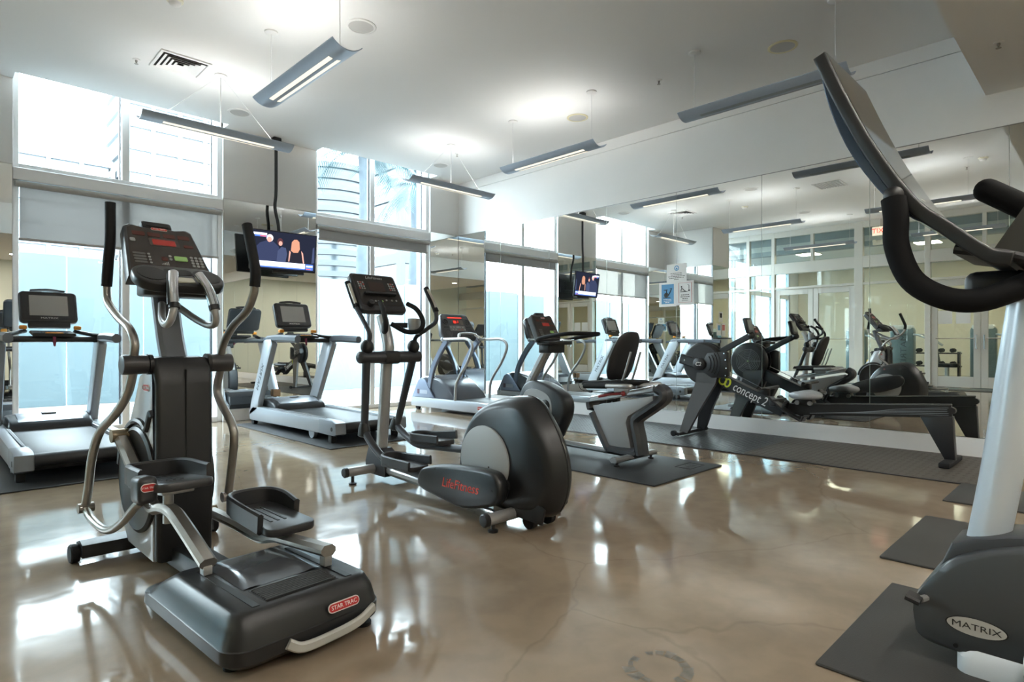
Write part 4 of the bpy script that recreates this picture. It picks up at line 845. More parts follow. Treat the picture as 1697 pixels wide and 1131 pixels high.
def recumbent():
    R = machine('recumbent_bike', 'grey recumbent exercise bike with a tall black backrest on a dark mat', 'exercise bike', (4.42, 3.0, .0122), 0)
    DG = mat('bike_charcoal', (.032, .034, .039), .36); PAN = mat('bike_silver_panel', (.42, .43, .44), .38, .25); RAIL = mat('bike_rail', (.36, .36, .36), .3, .7)
    def loop(outer, x0, x1, nm, m, bev=.015): return MB().prism(outer, x0, x1, 'x', bev, 2).build(nm, m, R)
    # rear frame: dark band round a silver panel
    ro = [(.462, .513), (.452, .435), (.36, .25), (.25, .075), (.20, .058), (-.06, .052), (-.145, .07), (-.10, .345), (-.13, .385), (-.355, .56), (-.375, .61), (-.36, .655), (-.30, .685), (-.237, .670), (-.22, .625), (.40, .50), (.43, .525)]
    ri = [(.402, .468), (-.237, .595), (-.24, .555), (.015, .40), (.035, .345), (-.016, .128), (.21, .118), (.235, .135)]
    # band as four bars following the outline
    MB().bar([Vector((0, y, z)) for y, z in ((.44, .50), (.425, .44), (.33, .26), (.235, .10), (.20, .09), (-.03, .085), (-.075, .10))], .15, .075, (0, .5, 1), .022, 4).build('rear_frame', DG, R)
    MB().bar([Vector((0, y, z)) for y, z in ((-.10, .075), (-.075, .22), (-.045, .345), (-.075, .40), (-.20, .485), (-.315, .57), (-.325, .625), (-.27, .66))], .15, .085, (0, 1, .4), .03, 5).build('rear_post', DG, R)
    MB().prism(ri, -.052, .052, 'x', .006).build('side_panel', PAN, R)
    MB().bar([Vector((0, .43, .515)), Vector((0, -.24, .648))], .11, .035, (0, 0, 1), .008).build('seat_rail', RAIL, R)
    for s in (-1, 1): MB().cyl((s*.035, .42, .545), (s*.035, -.24, .678), .014, seg=10).build('slide_tube', CHROME, R)
    MB().box((-.06, .0, .60), (.06, .16, .665), .01).build('seat_carriage', SILVER, R)
    MB().tube([(-.09, .30, .56), (-.07, .20, .585), (-.07, .07, .60)], .012, 8).build('adjust_lever', mat('lever_red', (.45, .05, .05), .4), R)
    MB().ball((-.07, .05, .60), .022, (.8, 1, 1)).build('lever_knob', MATS['lever_red'], R)
    # seat and back
    MB().prism([(.42, .665), (.40, .70), (.20, .71), (-.02, .715), (-.06, .70), (-.03, .67), (.2, .66)], -.20, .20, 'x', .02, 3).build('seat_cushion', RUBBER, R)
    for s in (-1, 1):
        tubes(R, 'seat_grip_bar', [(s*.06, .0, .665), (s*.20, -.12, .675), (s*.245, -.10, .68), (s*.245, .10, .672)], .020, SILVER, 12)
        MB().tube([(s*.245, .10, .672), (s*.245, .34, .662)], .024, 12).build('side_grip', RUBBER, R)
        MB().bar([Vector((s*.075, .07, .67)), Vector((s*.075, .02, .80)), Vector((s*.075, -.035, .965))], .024, .012, (0, 1, 0), .003).build('back_strut', SILVER, R)
    rings = []
    for z, w, y, d in ((.715, .10, .16, .02), (.73, .145, .155, .045), (.80, .185, .135, .055), (.92, .195, .10, .06), (1.02, .18, .06, .055), (1.09, .15, .03, .05), (1.13, .10, .01, .035), (1.14, .06, .0, .02)):
        rings.append([(w*math.cos(a), y+d*math.sin(a)*(1 if math.sin(a) > 0 else .75), z) for a in [2*math.pi*k/24 for k in range(24)]])
    MB().loft(rings).build('backrest', mat('backrest_black', (.020, .020, .022), .5, bump=.2, bscale=500), R, 60)
    # floor beam and stabilisers
    MB().bar([Vector((0, 1.30, .085)), Vector((0, -.02, .065))], .075, .05, (0, 0, 1), .018).build('floor_beam', RAIL, R)
    for y, w in ((-.02, .31), (1.34, .28)):
        MB().bar([Vector((-w, y, .055)), Vector((w, y, .055))], .07, .042, (0, 0, 1), .014).build('stabiliser', RAIL, R)
        for s in (-1, 1): MB().lathe((s*(w-.05), y, 0), (0, 0, 1), [(0, .026), (.012, .026), (.015, .012), (.035, .012)], 14).build('levelling_foot', BLACK, R)
    # front housing
    fo = [(1.34, .10), (1.345, .42), (1.31, .53), (1.255, .62), (1.18, .66), (1.10, .665), (1.0, .648), (.88, .605), (.775, .55), (.73, .49), (.715, .42), (.735, .32), (.80, .20), (.87, .10), (1.0, .075)]
    fo = [(p.x, p.y) for p in catmull([(a, b, 0) for a, b in fo], 3, True)]
    cy, cz = 1.03, .38
    MB().loft([[(x, cy+(a-cy)*k, cz+(b-cz)*k) for a, b in fo] for x, k in ((-.085, .93), (-.075, .99), (-.04, 1), (.04, 1), (.075, .99), (.085, .93))]).build('front_housing', DG, R, 60)
    fi = [(1.27, .13), (1.275, .42), (1.24, .535), (1.17, .58), (1.07, .585), (.95, .55), (.885, .49), (.865, .40), (.885, .28), (.95, .16), (1.1, .12)]
    fi = [(p.x, p.y) for p in catmull([(a, b, 0) for a, b in fi], 3, True)]
    for s in (-1, 1):
        MB().prism(fi, s*.086, s*.092, 'x', .003, 1).build('housing_panel', PAN, R)
        MB().lathe((s*.09, .95, .43), (s, 0, 0), [(0, .058), (.012, .056), (.02, .03), (.03, .02)], 28).build('crank_hub', BLACK, R)
        e = Vector((s*.13, .95-.085*1.2 if s < 0 else .95+.10, .43-.10 if s < 0 else .53))
        MB().bar([Vector((s*.125, .95, .43)), e], .018, .032, (s, 0, 0), .004).build('crank_arm', CHROME, R)
        MB().box((e.x-.005 if s > 0 else e.x-.10, e.y-.06, e.z-.016), (e.x+.10 if s > 0 else e.x+.005, e.y+.06, e.z+.016), .012, 2).build('pedal', BLACK, R)
        MB().tube([(e.x+s*.01, e.y-.05, e.z+.015), (e.x+s*.05, e.y-.03, e.z+.055), (e.x+s*.09, e.y-.05, e.z+.015)], .008, 8, 4).build('pedal_strap', RUBBER, R)
    # mast, console, handlebar
    MB().bar([Vector((0, 1.30, .50)), Vector((0, 1.24, .64)), Vector((0, 1.02, .96))], .085, .075, (0, 1, .6), .02).build('mast', SILVER, R)
    for z_ in (.66, .70): MB().cyl((-.044, 1.22-(z_-.66)*.7, z_), (-.047, 1.22-(z_-.66)*.7, z_), .007, seg=10).build('mast_bolt', CHROME, R)
    T = Matrix.Translation((0, .955, 1.075)) @ Matrix.Rotation(math.radians(62), 4, 'X')
    o = [(-.165, 0), (.165, 0), (.15, .27), (.125, .29), (.07, .278), (-.07, .278), (-.125, .29), (-.15, .27)]
    c = MB().prism(o, -.07, 0, 'z', .014, 3, T).build('console', MATS['console_shell'], R)
    MB().prism([(-.148, .018), (.148, .018), (.134, .262), (-.134, .262)], 0, .002, 'z', 0, 1, T).build('face_panel', MATS['console_face'], c, smooth=False)
    MB().box((-.065, .275, -.055), (.065, .318, -.01), .012, 2, T).build('fan', BLACK, c)
    def win(x0, y0, x1, y1, m=REDLED, nm='display_window', z=.0035): MB().prism(rr(x0, y0, x1, y1, .004, 2), .0015, z, 'z', 0, 1, T).build(nm, m, c, smooth=False)
    for k in range(4): win(-.11+.058*k, .205, -.065+.058*k, .225, MATS['dim_red_window'])
    win(-.04, .155, .06, .19); win(.075, .155, .12, .17, MATS['dim_red_window']); win(.03, .075, .08, .10, GREENBTN, 'start_button', .006)
    for i in range(4):
        for j in range(3): win(.088+j*.016, .05+i*.016, .099+j*.016, .06+i*.016, MATS['pale_button'], 'key_button', .005)
        win(-.125, .05+i*.018, -.075, .062+i*.018, MATS['dull_key'], 'program_key', .004)
    n3 = T.to_3x3(); pill(c, T @ Vector((0, .245, .003)), .06, .015, n3 @ Vector((1, 0, 0)), n3 @ Vector((0, 1, 0)), n3 @ Vector((0, 0, 1)), ts=.009)
    MB().prism(rr(-.17, .80, .17, 1.02, .05, 5), 1.025, 1.065, 'z', .012, 2).build('tray', MATS['tray_black'], R)
    MB().prism(rr(-.12, .86, .12, 1.03, .04, 4), .945, 1.03, 'z', .01, 2).build('tray_underside', BLACK, R)
    tubes(R, 'handlebar', [(0, .98, 1.05), (-.12, .985, 1.06), (-.235, .92, 1.075), (-.25, .80, 1.10), (-.235, .58, 1.125), (-.16, .50, 1.13), (0, .49, 1.13), (.16, .50, 1.13), (.235, .58, 1.125), (.25, .80, 1.10), (.235, .92, 1.075), (.12, .985, 1.06), (0, .98, 1.05)], .019, RUBBER, 12, 4)
    MB().box((-.05, .70, 1.065), (.05, .80, 1.075), .004).build('heart_rate_plate', CHROME, R)
    return R
recumbent()

def rower():
    R = machine('rowing_machine', 'black rowing machine with a flywheel cage and grey seat on the long rubber mat', 'rowing machine', (6.30, 1.02, .012), 0)
    BK = mat('rower_black', (.016, .016, .018), .38); CG = mat('cage_black', (.012, .012, .013), .45); SEAT = mat('seat_grey', (.34, .36, .38), .45)
    # monorail (two-part) and rear leg
    MB().bar([Vector((0, 1.52, .362)), Vector((0, .0, .458))], .048, .118, (0, 0, 1), .004).build('monorail', mat('monorail_black', (.008, .008, .009), .45), R)
    MB().bar([Vector((0, 1.50, .414)), Vector((0, .0, .509))], .052, .007, (0, 0, 1), .002).build('rail_top', mat('rail_steel', (.35, .35, .36), .25, .9), R)
    for k in range(5):
        MB().tube([(-.0255, 1.15-k*.06, .345+.006*k), (-.0255, .80-.05*k, .375+.008*k), (-.0255, .40, .40+.011*k), (-.0255, .02, .420+.016*k)], .0017, 6, 4).build('rail_stripe', mat('stripe_silver', (.30, .33, .36), .4, .3), R)
    MB().cyl((-.03, -.0, .46), (.03, -.0, .46), .03).build('rail_end', BLACK, R)
    MB().prism([(.225, .395), (-.01, .41), (-.03, .035), (.045, .035)], -.045, .045, 'x', .006).build('rear_leg', BK, R)
    MB().box((-.28, -.03, 0), (.28, .05, .045), .01).build('rear_foot', RUBBER, R)
    # main body from the foot stretcher up to the flywheel
    b = MB().bar([Vector((0, 1.40, .345)), Vector((0, 2.12, .66))], .10, .125, (0, 0, 1), .004).build('main_beam', BK, R)
    t = Vector((0, -.916, -.401)); up = Vector((0, -.401, .916))
    text('side_lettering', 'concept 2', .14, (-.0518, 1.745, .498), (t, up, (-1, 0, 0)), mat('letter_white', (.8, .8, .78), .5), b, .001, .15, sx=.70)
    c0 = Vector((-.0518, 2.0, .612)); YEL = mat('emblem_yellow', (.62, .70, .05), .45)
    for k in (0, 1):
        cc = c0+t*(.062*k-.05); MB().tube([cc+(t*math.cos(a)*(.040 if k == 0 else .028)+up*math.sin(a)*.044) for a in [2*math.pi*q/20 for q in range(20)]], .010, 6, 0, True).build('emblem_ring', YEL, b)
    # flywheel cage
    fc = Vector((0, 2.28, .815))
    for s in (-1, 1):
        MB().lathe(fc+Vector((s*.03, 0, 0)), (s, 0, 0), [(0, .235), (.035, .235), (.055, .22), (.06, .205)], 44).build('cage_rim', CG, R)
    MB().lathe(fc+Vector((-.088, 0, 0)), (-1, 0, 0), [(0, .212), (.003, .21), (.006, .10), (.007, .001)], 44).build('cage_face', mat('cage_face_black', (.020, .020, .022), .55), R)
    MB().lathe(fc+Vector((.086, 0, 0)), (1, 0, 0), [(0, .15), (.002, .001)], 36).build('fan_backing', MATS['slot_black'], R)
    for k in range(7): MB().tube([fc+Vector((.092, math.cos(a)*(.03+.02*k), math.sin(a)*(.03+.02*k))) for a in [2*math.pi*q/28 for q in range(28)]], .0022, 5, 0, True).build('grille_ring', mat('grille_wire', (.30, .30, .30), .4, .5), R)
    for k in range(5): a = 2*math.pi*k/5+.6; MB().cyl(fc+Vector((.092, math.cos(a)*.012, math.sin(a)*.012)), fc+Vector((.092, math.cos(a)*.16, math.sin(a)*.16)), .003, seg=6).build('grille_spoke', MATS['grille_wire'], R)
    MB().lathe(fc+Vector((.09, 0, 0)), (1, 0, 0), [(0, .014), (.01, .012)], 14).build('hub_cap', mat('hub_green', (.45, .6, .35), .4), R)
    # chain-side housing: wedge with raised arcs, hub and damper arm
    MB().prism([(2.20, .93), (2.0, .955), (1.965, .94), (1.955, .69), (1.98, .665), (2.15, .66), (2.30, .75)], -.115, -.06, 'x', .01, 2).build('chain_housing', BK, R)
    for k in range(4): MB().tube([(-.117, 2.28-(.13+.035*k)*math.cos(a), .815+(.13+.035*k)*math.sin(a)) for a in [math.radians(-38+k*2+q*(76-4*k)/8) for q in range(9)]], .006, 6).build('housing_rib', CG, R)
    for y, z in ((2.0, .93), (1.985, .86), (1.975, .77), (1.985, .69), (2.14, .905)): MB().cyl((-.1155, y, z), (-.119, y, z), .007, seg=8).build('housing_bolt', CHROME, R)
    MB().bar([Vector((-.10, 2.26, .80)), Vector((-.10, 2.52, .865))], .07, .11, (0, 0, 1), .012).build('damper_arm', BK, R)
    MB().lathe((-.11, 2.29, .808), (-1, 0, 0), [(0, .072), (.025, .07), (.032, .06)], 30).build('hub_disc', BK, R)
    text('hub_emblem', 'C2', .06, (-.1432, 2.29, .808), SIDE, MATS['letter_white'], R, .001, .2)
    MB().cyl((-.136, 2.46, .85), (-.139, 2.46, .85), .008, seg=10).build('arm_bolt', CHROME, R)
    # monitor arm and monitor
    MB().bar([Vector((-.02, 2.25, .86)), Vector((-.02, 1.75, 1.125))], .045, .06, (0, 0, 1), .005).build('monitor_arm', BK, R)
    T = Matrix.Translation((-.02, 1.735, 1.13)) @ Matrix.Rotation(math.radians(75), 4, 'X')
    m_ = MB().box((-.075, .02, -.03), (.075, .19, .012), .012, 2, T).build('monitor', BLACK, R)
    MB().box((-.055, .05, .0125), (.055, .165, .014), 0, 1, T).build('monitor_screen', mat('lcd_grey', (.22, .24, .22), .25), m_, smooth=False)
    MB().ball((-.02, 1.74, 1.125), .04, (1, 1, 1)).build('monitor_hinge', BLACK, R)
    # front legs and foot
    for s in (-1, 1):
        MB().loft([[(s*.055+s*k, y0, z), (s*.055+s*k, y1, z), (s*.055+s*k+s*.045, y1, z), (s*.055+s*k+s*.045, y0, z)] for z, y0, y1, k in ((.71, 2.08, 2.33, 0), (.60, 2.10, 2.34, .01), (.30, 2.26, 2.42, .07), (.035, 2.38, 2.48, .12))]).build('front_leg', mat('leg_brown_black', (.035, .030, .028), .4) if s < 0 else BK, R, smooth=False)
    MB().bar([Vector((-.33, 2.44, .03)), Vector((.33, 2.44, .03))], .05, .035, (0, 0, 1), .01).build('front_foot', BK, R)
    for s in (-1, 1): MB().cyl((s*.31, 2.485, .035), (s*.345, 2.485, .035), .032).build('transport_wheel', RUBBER, R)
    # foot stretchers, handle, seat
    for s in (-1, 1):
        f_ = MB().bar([Vector((s*.11, 1.50, .485)), Vector((s*.11, 1.33, .345)), Vector((s*.11, 1.19, .275))], .11, .022, (0, .6, 1), .006, 3).build('footplate', BK, R)
        MB().bar([Vector((s*.11, 1.19, .275)), Vector((s*.11, 1.165, .32))], .11, .02, (0, 1, 0), .006).build('heel_cup', BK, f_)
        MB().tube([(s*.11-.06, 1.36, .385), (s*.11-.04, 1.34, .445), (s*.11+.04, 1.34, .445), (s*.11+.06, 1.36, .385)], .012, 8, 4).build('foot_strap', RUBBER, f_)
    MB().box((-.16, 1.44, .40), (.16, 1.50, .47), .01).build('stretcher_bracket', BK, R)
    MB().tube([(-.24, 1.56, .575), (-.12, 1.60, .565), (0, 1.61, .56), (.12, 1.60, .565), (.24, 1.56, .575)], .017, 10, 4).build('pull_handle', BLACK, R)
    MB().cyl((0, 1.62, .56), (0, 2.10, .78), .004, seg=6).build('chain', CHROME, R)
    MB().box((-.04, 1.56, .49), (.04, 1.66, .57), .012).build('handle_rest', BLACK, R)
    sr = []
    for z, k in ((.485, .82), (.50, .97), (.52, 1.0), (.542, .96), (.552, .80)):
        sr.append([(.16*k*math.cos(a)*(1-.12*math.sin(a)), 1.20+.155*k*math.sin(a), z+(.012*math.cos(2*a) if z > .53 else 0)) for a in [2*math.pi*q/28 for q in range(28)]])
    MB().loft(sr).build('seat', SEAT, R, 60)
    MB().box((-.05, 1.12, .425), (.05, 1.28, .487), .008).build('seat_carriage', BLACK, R)
    for s in (-1, 1):
        for y in (1.14, 1.26): MB().cyl((s*.035, y, .445), (s*.062, y, .445), .022, seg=14).build('seat_roller', mat('roller_white', (.25, .25, .25), .5), R)
    return R
rower()

def matrix_crosstrainer():
    R = machine('cross_trainer', 'tall grey cross trainer with glossy tilted console, black loop grip and oval logo', 'elliptical', (2.50, 0, .0122), 0)
    GH = mat('housing_grey', (.055, .058, .062), .33, .1); PALE = mat('pale_mast', (.60, .66, .72), .28, .2); FOAM = mat('foam_black', (.004, .004, .0045), .8, 0, .2, bump=.2, bscale=600)
    o = [(.488, .11), (.492, .17), (.465, .235), (.40, .325), (.33, .372), (.22, .415), (.05, .455), (-.15, .44), (-.30, .36), (-.36, .22), (-.33, .10), (-.15, .055), (.10, .055), (.30, .05), (.43, .055), (.478, .075)]
    o = [(p.x, p.y) for p in catmull([(a, b, 0) for a, b in o], 3, True)]
    cy, cz = .08, .23
    MB().loft([[(x, cy+(a-cy)*k, cz+(b-cz)*k) for a, b in o] for x, k in ((-.155, .93), (-.148, .985), (-.11, 1.0), (.11, 1.0), (.148, .985), (.155, .93))]).build('front_housing', GH, R, 60)
    MB().prism([(.43, .28), (.39, .385), (.33, .41), (.25, .435), (.10, .465), (-.10, .46), (-.2, .40), (0, .35), (.3, .3)], -.105, .105, 'x', .014, 2).build('upper_cover', mat('cover_dark', (.04, .042, .048), .38), R)
    # oval maker's plate
    c = Vector((-.1565, .318, .148)); e = [(math.cos(a), math.sin(a)) for a in [2*math.pi*k/36 for k in range(36)]]
    for k, m_, d, nm in ((1.06, BLACK, .001, 'logo_rim'), (1.0, mat('logo_silver', (.55, .55, .54), .3, .5), .0025, 'logo_plate')):
        MB().loft([[c+Vector((-z, -x*.075*k, y*.027*k)) for x, y in e] for z in (-.004, d)]).build(nm, m_, R, smooth=False)
    text('logo_lettering', 'MATRIX', .027, c+Vector((-.0032, 0, 0)), SIDE, mat('logo_black', (.02, .02, .02), .5), R, .0006, sx=1.3)
    MB().cyl((-.154, .37, .075), (-.158, .37, .075), .007, seg=12).build('housing_hole', MATS['slot_black'], R)
    MB().bar([Vector((-.19, .455, .20)), Vector((-.19, .495, .21))], .06, .02, (0, 0, 1), .006).build('front_pedal_stop', BLACK, R)
    MB().bar([Vector((-.18, .46, .202)), Vector((-.10, .43, .202))], .02, .02, (0, 0, 1), .006).build('stop_bracket', SILVER, R)
    # pale foot and base
    MB().loft([[(x, y, z) for x, y in rr(-.17+k, .10+k, .17-k, .37-k, .04, 4)] for z, k in ((0, 0), (.05, .0), (.085, .02), (.10, .05))]).build('front_foot', mat('foot_pale', (.58, .61, .64), .35), R)
    for s in (-1, 1):
        MB().bar([Vector((s*.20, .2, .09)), Vector((s*.20, -1.35, .09))], .06, .06, (0, 0, 1), .015).build('guide_rail', PALE, R)
        MB().bar([Vector((s*.20, -.25, .30)), Vector((s*.20, -1.05, .20))], .05, .045, (0, 0, 1), .01).build('foot_arm', GH, R)
        p = MB().prism(rr(s*.20-.09, -.95, s*.20+.09, -.55, .05, 5), .275, .31, 'z', .008, 2).build('pedal', BLACK, R)
        tubes(R, 'moving_handle', [(s*.30, .10, .40), (s*.31, .18, .80), (s*.30, .10, 1.15), (s*.30, -.02, 1.40), (s*.30, -.05, 1.52)], .02, GH) if s > 0 else None
    MB().box((-.30, -1.45, 0), (.30, -1.33, .11), .02).build('rear_stabiliser', GH, R)
    # mast
    MB().tube([Vector((0, .31, .38)), Vector((0, .27, .64)), Vector((0, .225, 1.0)), Vector((0, .20, 1.20))], .066, 24, 4, flat=.85, up=(0, 1, 0)).build('mast', PALE, R)
    # console: thin curved slab, screen faces the user behind it
    prof = [(.765, 2.045), (.70, 1.88), (.61, 1.68), (.49, 1.475), (.40, 1.385), (.29, 1.285), (.225, 1.262)]
    back = catmull([(-.0, a, b) for a, b in prof], 4); n = len(back)
    # front (screen) profile lies 35 mm towards the user
    ring = []
    for i, q in enumerate(back):
        a = back[max(0, i-1)]; b = back[min(n-1, i+1)]; d = (b-a).normalized(); nn = Vector((0, d.z, -d.y)); ring.append((q, q+nn*(-.042 if nn.y > 0 else .042)))
    poly = [(q.y, q.z) for q, _ in ring]+[(w.y, w.z) for _, w in reversed(ring)]
    BKP = mat('console_edge_black', (.008, .008, .009), .4)
    c = MB().prism(poly, -.26, .235, 'x', .006, 2).build('console', BKP, R, 50)
    v = []; f_ = []
    idx = [i for i in range(n) if i <= n*.72]
    for i in idx:
        q, w = ring[i]; d = (w-q).normalized(); v += [(-.245, w.y+d.y*.0015, w.z+d.z*.0015), (.22, w.y+d.y*.0015, w.z+d.z*.0015)]
    for i in range(len(idx)-1): f_.append((2*i, 2*i+1, 2*i+3, 2*i+2))
    MB().add(v, f_).build('screen', mat('screen_gloss', (.02, .021, .023), .03, spec=1.0, coat=1.0), c)
    MB().bar([Vector((-.05, .36, 1.33)), Vector((-.05, .24, 1.30)), Vector((-.05, .16, 1.27))], .40, .03, (0, .4, 1), .01).build('control_ledge', BLACK, c)
    MB().box((-.10, .20, 1.17), (.10, .36, 1.27), .03, 3).build('console_neck', BLACK, R)
    bk = [(q.y, q.z) for q, _ in ring if 1.42 < q.z < 2.04]; nb = len(bk)
    MB().prism(bk+[(a+.030*math.sin(math.pi*i/(nb-1)), b-.012*math.sin(math.pi*i/(nb-1))) for i, (a, b) in reversed(list(enumerate(bk)))][1:-1], -.235, .21, 'x', .004, 1).build('back_shell', mat('shell_window_blue', (.05, .075, .12), .2, .3), c)  # shell colour carries the blue of reflected window light
    MB().loft([[(x, y, z) for y, z in ((.30, 1.33), (.205, 1.49), (.185, 1.48), (.20, 1.30))] for x in (-.02, .16)]).build('phone_holder', mat('smoked_plastic', (.05, .05, .05), .15), c)
    # foam loop grips
    L = [(-.27, .515, 1.505), (-.275, .507, 1.44), (-.275, .505, 1.35), (-.27, .465, 1.24), (-.26, .385, 1.18), (-.24, .30, 1.168), (-.20, .22, 1.20), (-.15, .16, 1.235)]
    tubes(R, 'loop_grip', L, .036, FOAM, 18, 6)
    MB().ball((-.27, .515, 1.515), .03).build('grip_end', BLACK, R)
    MB().tube([(.30, -.05, 1.50) if False else (.28, .345, 1.60), (.28, .18, 1.475), (.28, .05, 1.38)], .042, 18, 4).build('upper_grip', FOAM, R); MB().ball((.28, .345, 1.60), .042).build('upper_grip_end', FOAM, R)
    return R
matrix_crosstrainer()
# ================================================================= MATS
def floor_mat_obj(x0, y0, x1, y1, label, name='rubber_mat', z=.012, col=(.021, .022, .024), group=None, emboss=False):
    t = thing(name, label, 'mat', ((x0+x1)/2, (y0+y1)/2, 0), group)
    m_ = mat('mat_rubber_%d' % int(col[0]*1000), col, .55, noise=.12, nscale=3, bump=.35, bscale=260)
    MB().box((x0, y0, .0005), (x1, y1, z), .006, 2).build('mat_sheet', m_, t)
    if emboss:
        for k, (a, b) in enumerate((((x1-.36, y0+.10), (x1-.12, y0+.24)),)):
            MB().tube([(a[0], a[1], z+.0005), (b[0], a[1], z+.0005), (b[0], b[1], z+.0005), (a[0], b[1], z+.0005)], .003, 6, 0, True).build('embossed_border', m_, t)
            for q in range(3): MB().box((a[0]+.03+q*.06, a[1]+.04, z-.001), (a[0]+.07+q*.06, b[1]-.04, z+.0015), .001, 1).build('embossed_mark', m_, t)
    return t
floor_mat_obj(3.80, 2.39, 4.86, 4.75, 'dark grey rubber mat with an embossed mark under the recumbent bike', emboss=True)
floor_mat_obj(2.84, 5.45, 4.05, 8.0, 'black rubber mat under the treadmill by the mirrored pillar', col=(.022, .023, .026))
floor_mat_obj(.30, 5.45, 1.50, 8.0, 'black rubber mat under the treadmill in front of the shaded window', col=(.022, .023, .026))
floor_mat_obj(2.07, -1.6, 3.0, .70, 'dark brown grey mat under the tall cross trainer', col=(.040, .036, .033))
floor_mat_obj(3.33, -1.6, 4.32, .83, 'empty dark brown grey mat between the cross trainer and the far mat', col=(.041, .037, .033))
floor_mat_obj(4.83, -1.6, 5.50, .835, 'dark brown grey mat next to the end of the long patterned mat', col=(.039, .036, .033))
# long patterned mat: interlocking tiles, raised bars on the front part, woven relief on the rear part
DP = mat('tile_rubber', (.026, .0275, .03), .42, bump=.2, bscale=400); WV = mat('tile_rubber_brown', (.075, .064, .052), .55, bump=.2, bscale=300)
t = thing('long_mat', 'long black raised pattern rubber mat along the mirror wall under the rowing machine', 'mat', (6.2, 3.2, 0))
x0, x1 = 5.525, 6.87; TS = .4483
ny = 11
for j in range(ny):
    y1 = .72+(j+1)*.45; y0 = y1-.45
    for i in range(3):
        a0, a1 = x0+i*TS, x0+(i+1)*TS; brown = y1 < 2.6
        m_ = MB().box((a0+.001, y0+.001, .0005), (a1-.001, y1-.001, .010))
        if y1 < 6.4:
            n = 9 if not brown else 8
            for p in range(n):
                for q in range(n):
                    cx, cy = a0+(p+.5)*TS/n, y0+(q+.5)*.45/n; l, w = (.017, .006) if not brown else (.02, .009)
                    if (p+q) % 2: l, w = w, l
                    m_.add([(cx-l, cy-w, .0098), (cx+l, cy-w, .0098), (cx+l, cy+w, .0098), (cx-l, cy+w, .0098), (cx-l*.6, cy-w*.6, .0118), (cx+l*.6, cy-w*.6, .0118), (cx+l*.6, cy+w*.6, .0118), (cx-l*.6, cy+w*.6, .0118)],
                           [(0, 1, 5, 4), (1, 2, 6, 5), (2, 3, 7, 6), (3, 0, 4, 7), (4, 5, 6, 7)])
        m_.build('tile', WV if brown else DP, t, smooth=False)
MB().box((x0-.03, .70, .0005), (x0, .72+ny*.45, .010), .003, 1).build('edge_strip', BLACK, t)
MB().box((x0-.03, .66, .0005), (x1, .719, .010), .003, 1).build('edge_strip', BLACK, t)
# door mat
t = thing('door_mat', 'long black door mat in front of the glass doors', 'mat', (XS+.6, 2.6, 0))
MB().box((XS+.15, 1.0, .0005), (XS+1.05, 4.4, .012), .004, 1).build('mat_sheet', MATS['mat_rubber_22'], t)
MB().box((XS+.35, 1.6, .012), (XS+.6, 3.8, .0135)).build('woven_band', mat('band_green', (.10, .14, .13), .7, noise=.6, nscale=12), t, smooth=False)
# ================================================================= TELEVISION on its ceiling pole
t = thing('television', 'flat television showing a news broadcast, hung on a black pole before the mirrored pillar', 'television', (3.5, 8.28, 2.3))
PX, PY = 3.50, 8.285
MB().tube([(PX, PY, 3.90), (PX-.0, PY, 3.2), (PX-.015, PY-.0, 2.95), (PX+.02, PY-.03, 2.70), (PX+.03, PY-.05, 2.35)], .022, 12, 4).build('pole', BLACK, t)
MB().box((PX-.06, PY-.06, 3.84), (PX+.06, PY+.06, 3.93), .02).build('ceiling_clamp', BLACK, t); MB().ball((PX, PY, 3.83), .05).build('swivel', BLACK, t)
T = Matrix.Translation((3.545, 8.12, 2.325)) @ Matrix.Rotation(math.radians(-4), 4, 'Z') @ Matrix.Rotation(math.radians(97), 4, 'X')   # x right, y up, z towards the room
tv = MB().box((-.455, -.27, -.035), (.455, .27, 0), .008, 2, T).build('casing', mat('tv_black', (.010, .010, .011), .3), t)
MB().box((-.25, -.15, -.075), (.25, .15, -.034), .02, 2, T).build('rear_hump', BLACK, t); MB().box((-.10, -.10, -.14), (.14, .10, -.07), .01, 1, T).build('wall_bracket', BLACK, t)
MB().box((-.14, -.31, -.05), (.30, -.27, -.01), .01, 1, T).build('sound_bar', BLACK, t)
TVB = emis('tv_dark', (.010, .012, .022), 1.0)
def scr(poly, m_, z, nm): return MB().prism(poly, .0005, z, 'z', 0, 1, T).build(nm, m_, tv, smooth=False)
def ell(cx, cy, a, b, n=20): return [(cx+a*math.cos(2*math.pi*k/n), cy+b*math.sin(2*math.pi*k/n)) for k in range(n)]
scr(rr(-.44, -.25, .44, .255, .004, 1), TVB, .001, 'screen')
suit = emis('tv_suit', (.022, .028, .06), 1); suit2 = emis('tv_suit2', (.035, .045, .09), 1); skin = emis('tv_skin', (.42, .22, .18), 1); hair = emis('tv_hair', (.36, .17, .11), 1); grey = emis('tv_grey', (.5, .45, .46), 1); whi = emis('tv_white', (.66, .70, .86), 1); blu = emis('tv_blue', (.06, .13, .42), 1); rd = emis('tv_red', (.4, .08, .10), 1); blk = emis('tv_ink', (.03, .04, .10), 1)
scr([(-.40, -.16), (-.39, .02), (-.33, .09), (-.24, .13), (-.15, .12), (-.08, .06), (-.05, -.02), (-.07, -.16)], suit, .0015, 'picture_figure'); scr([(-.10, -.16), (-.09, .0), (-.04, .06), (.02, .05), (.04, -.03), (.02, -.16)], suit2, .0017, 'picture_figure')
scr(ell(-.20, .165, .045, .05), grey, .002, 'picture_head'); scr(ell(-.205, .145, .032, .036), skin, .0022, 'picture_head'); scr(ell(-.06, .125, .04, .052), emis('tv_darkhair', (.05, .02, .025), 1), .002, 'picture_head'); scr(ell(-.055, .105, .026, .032), skin, .0022, 'picture_head')
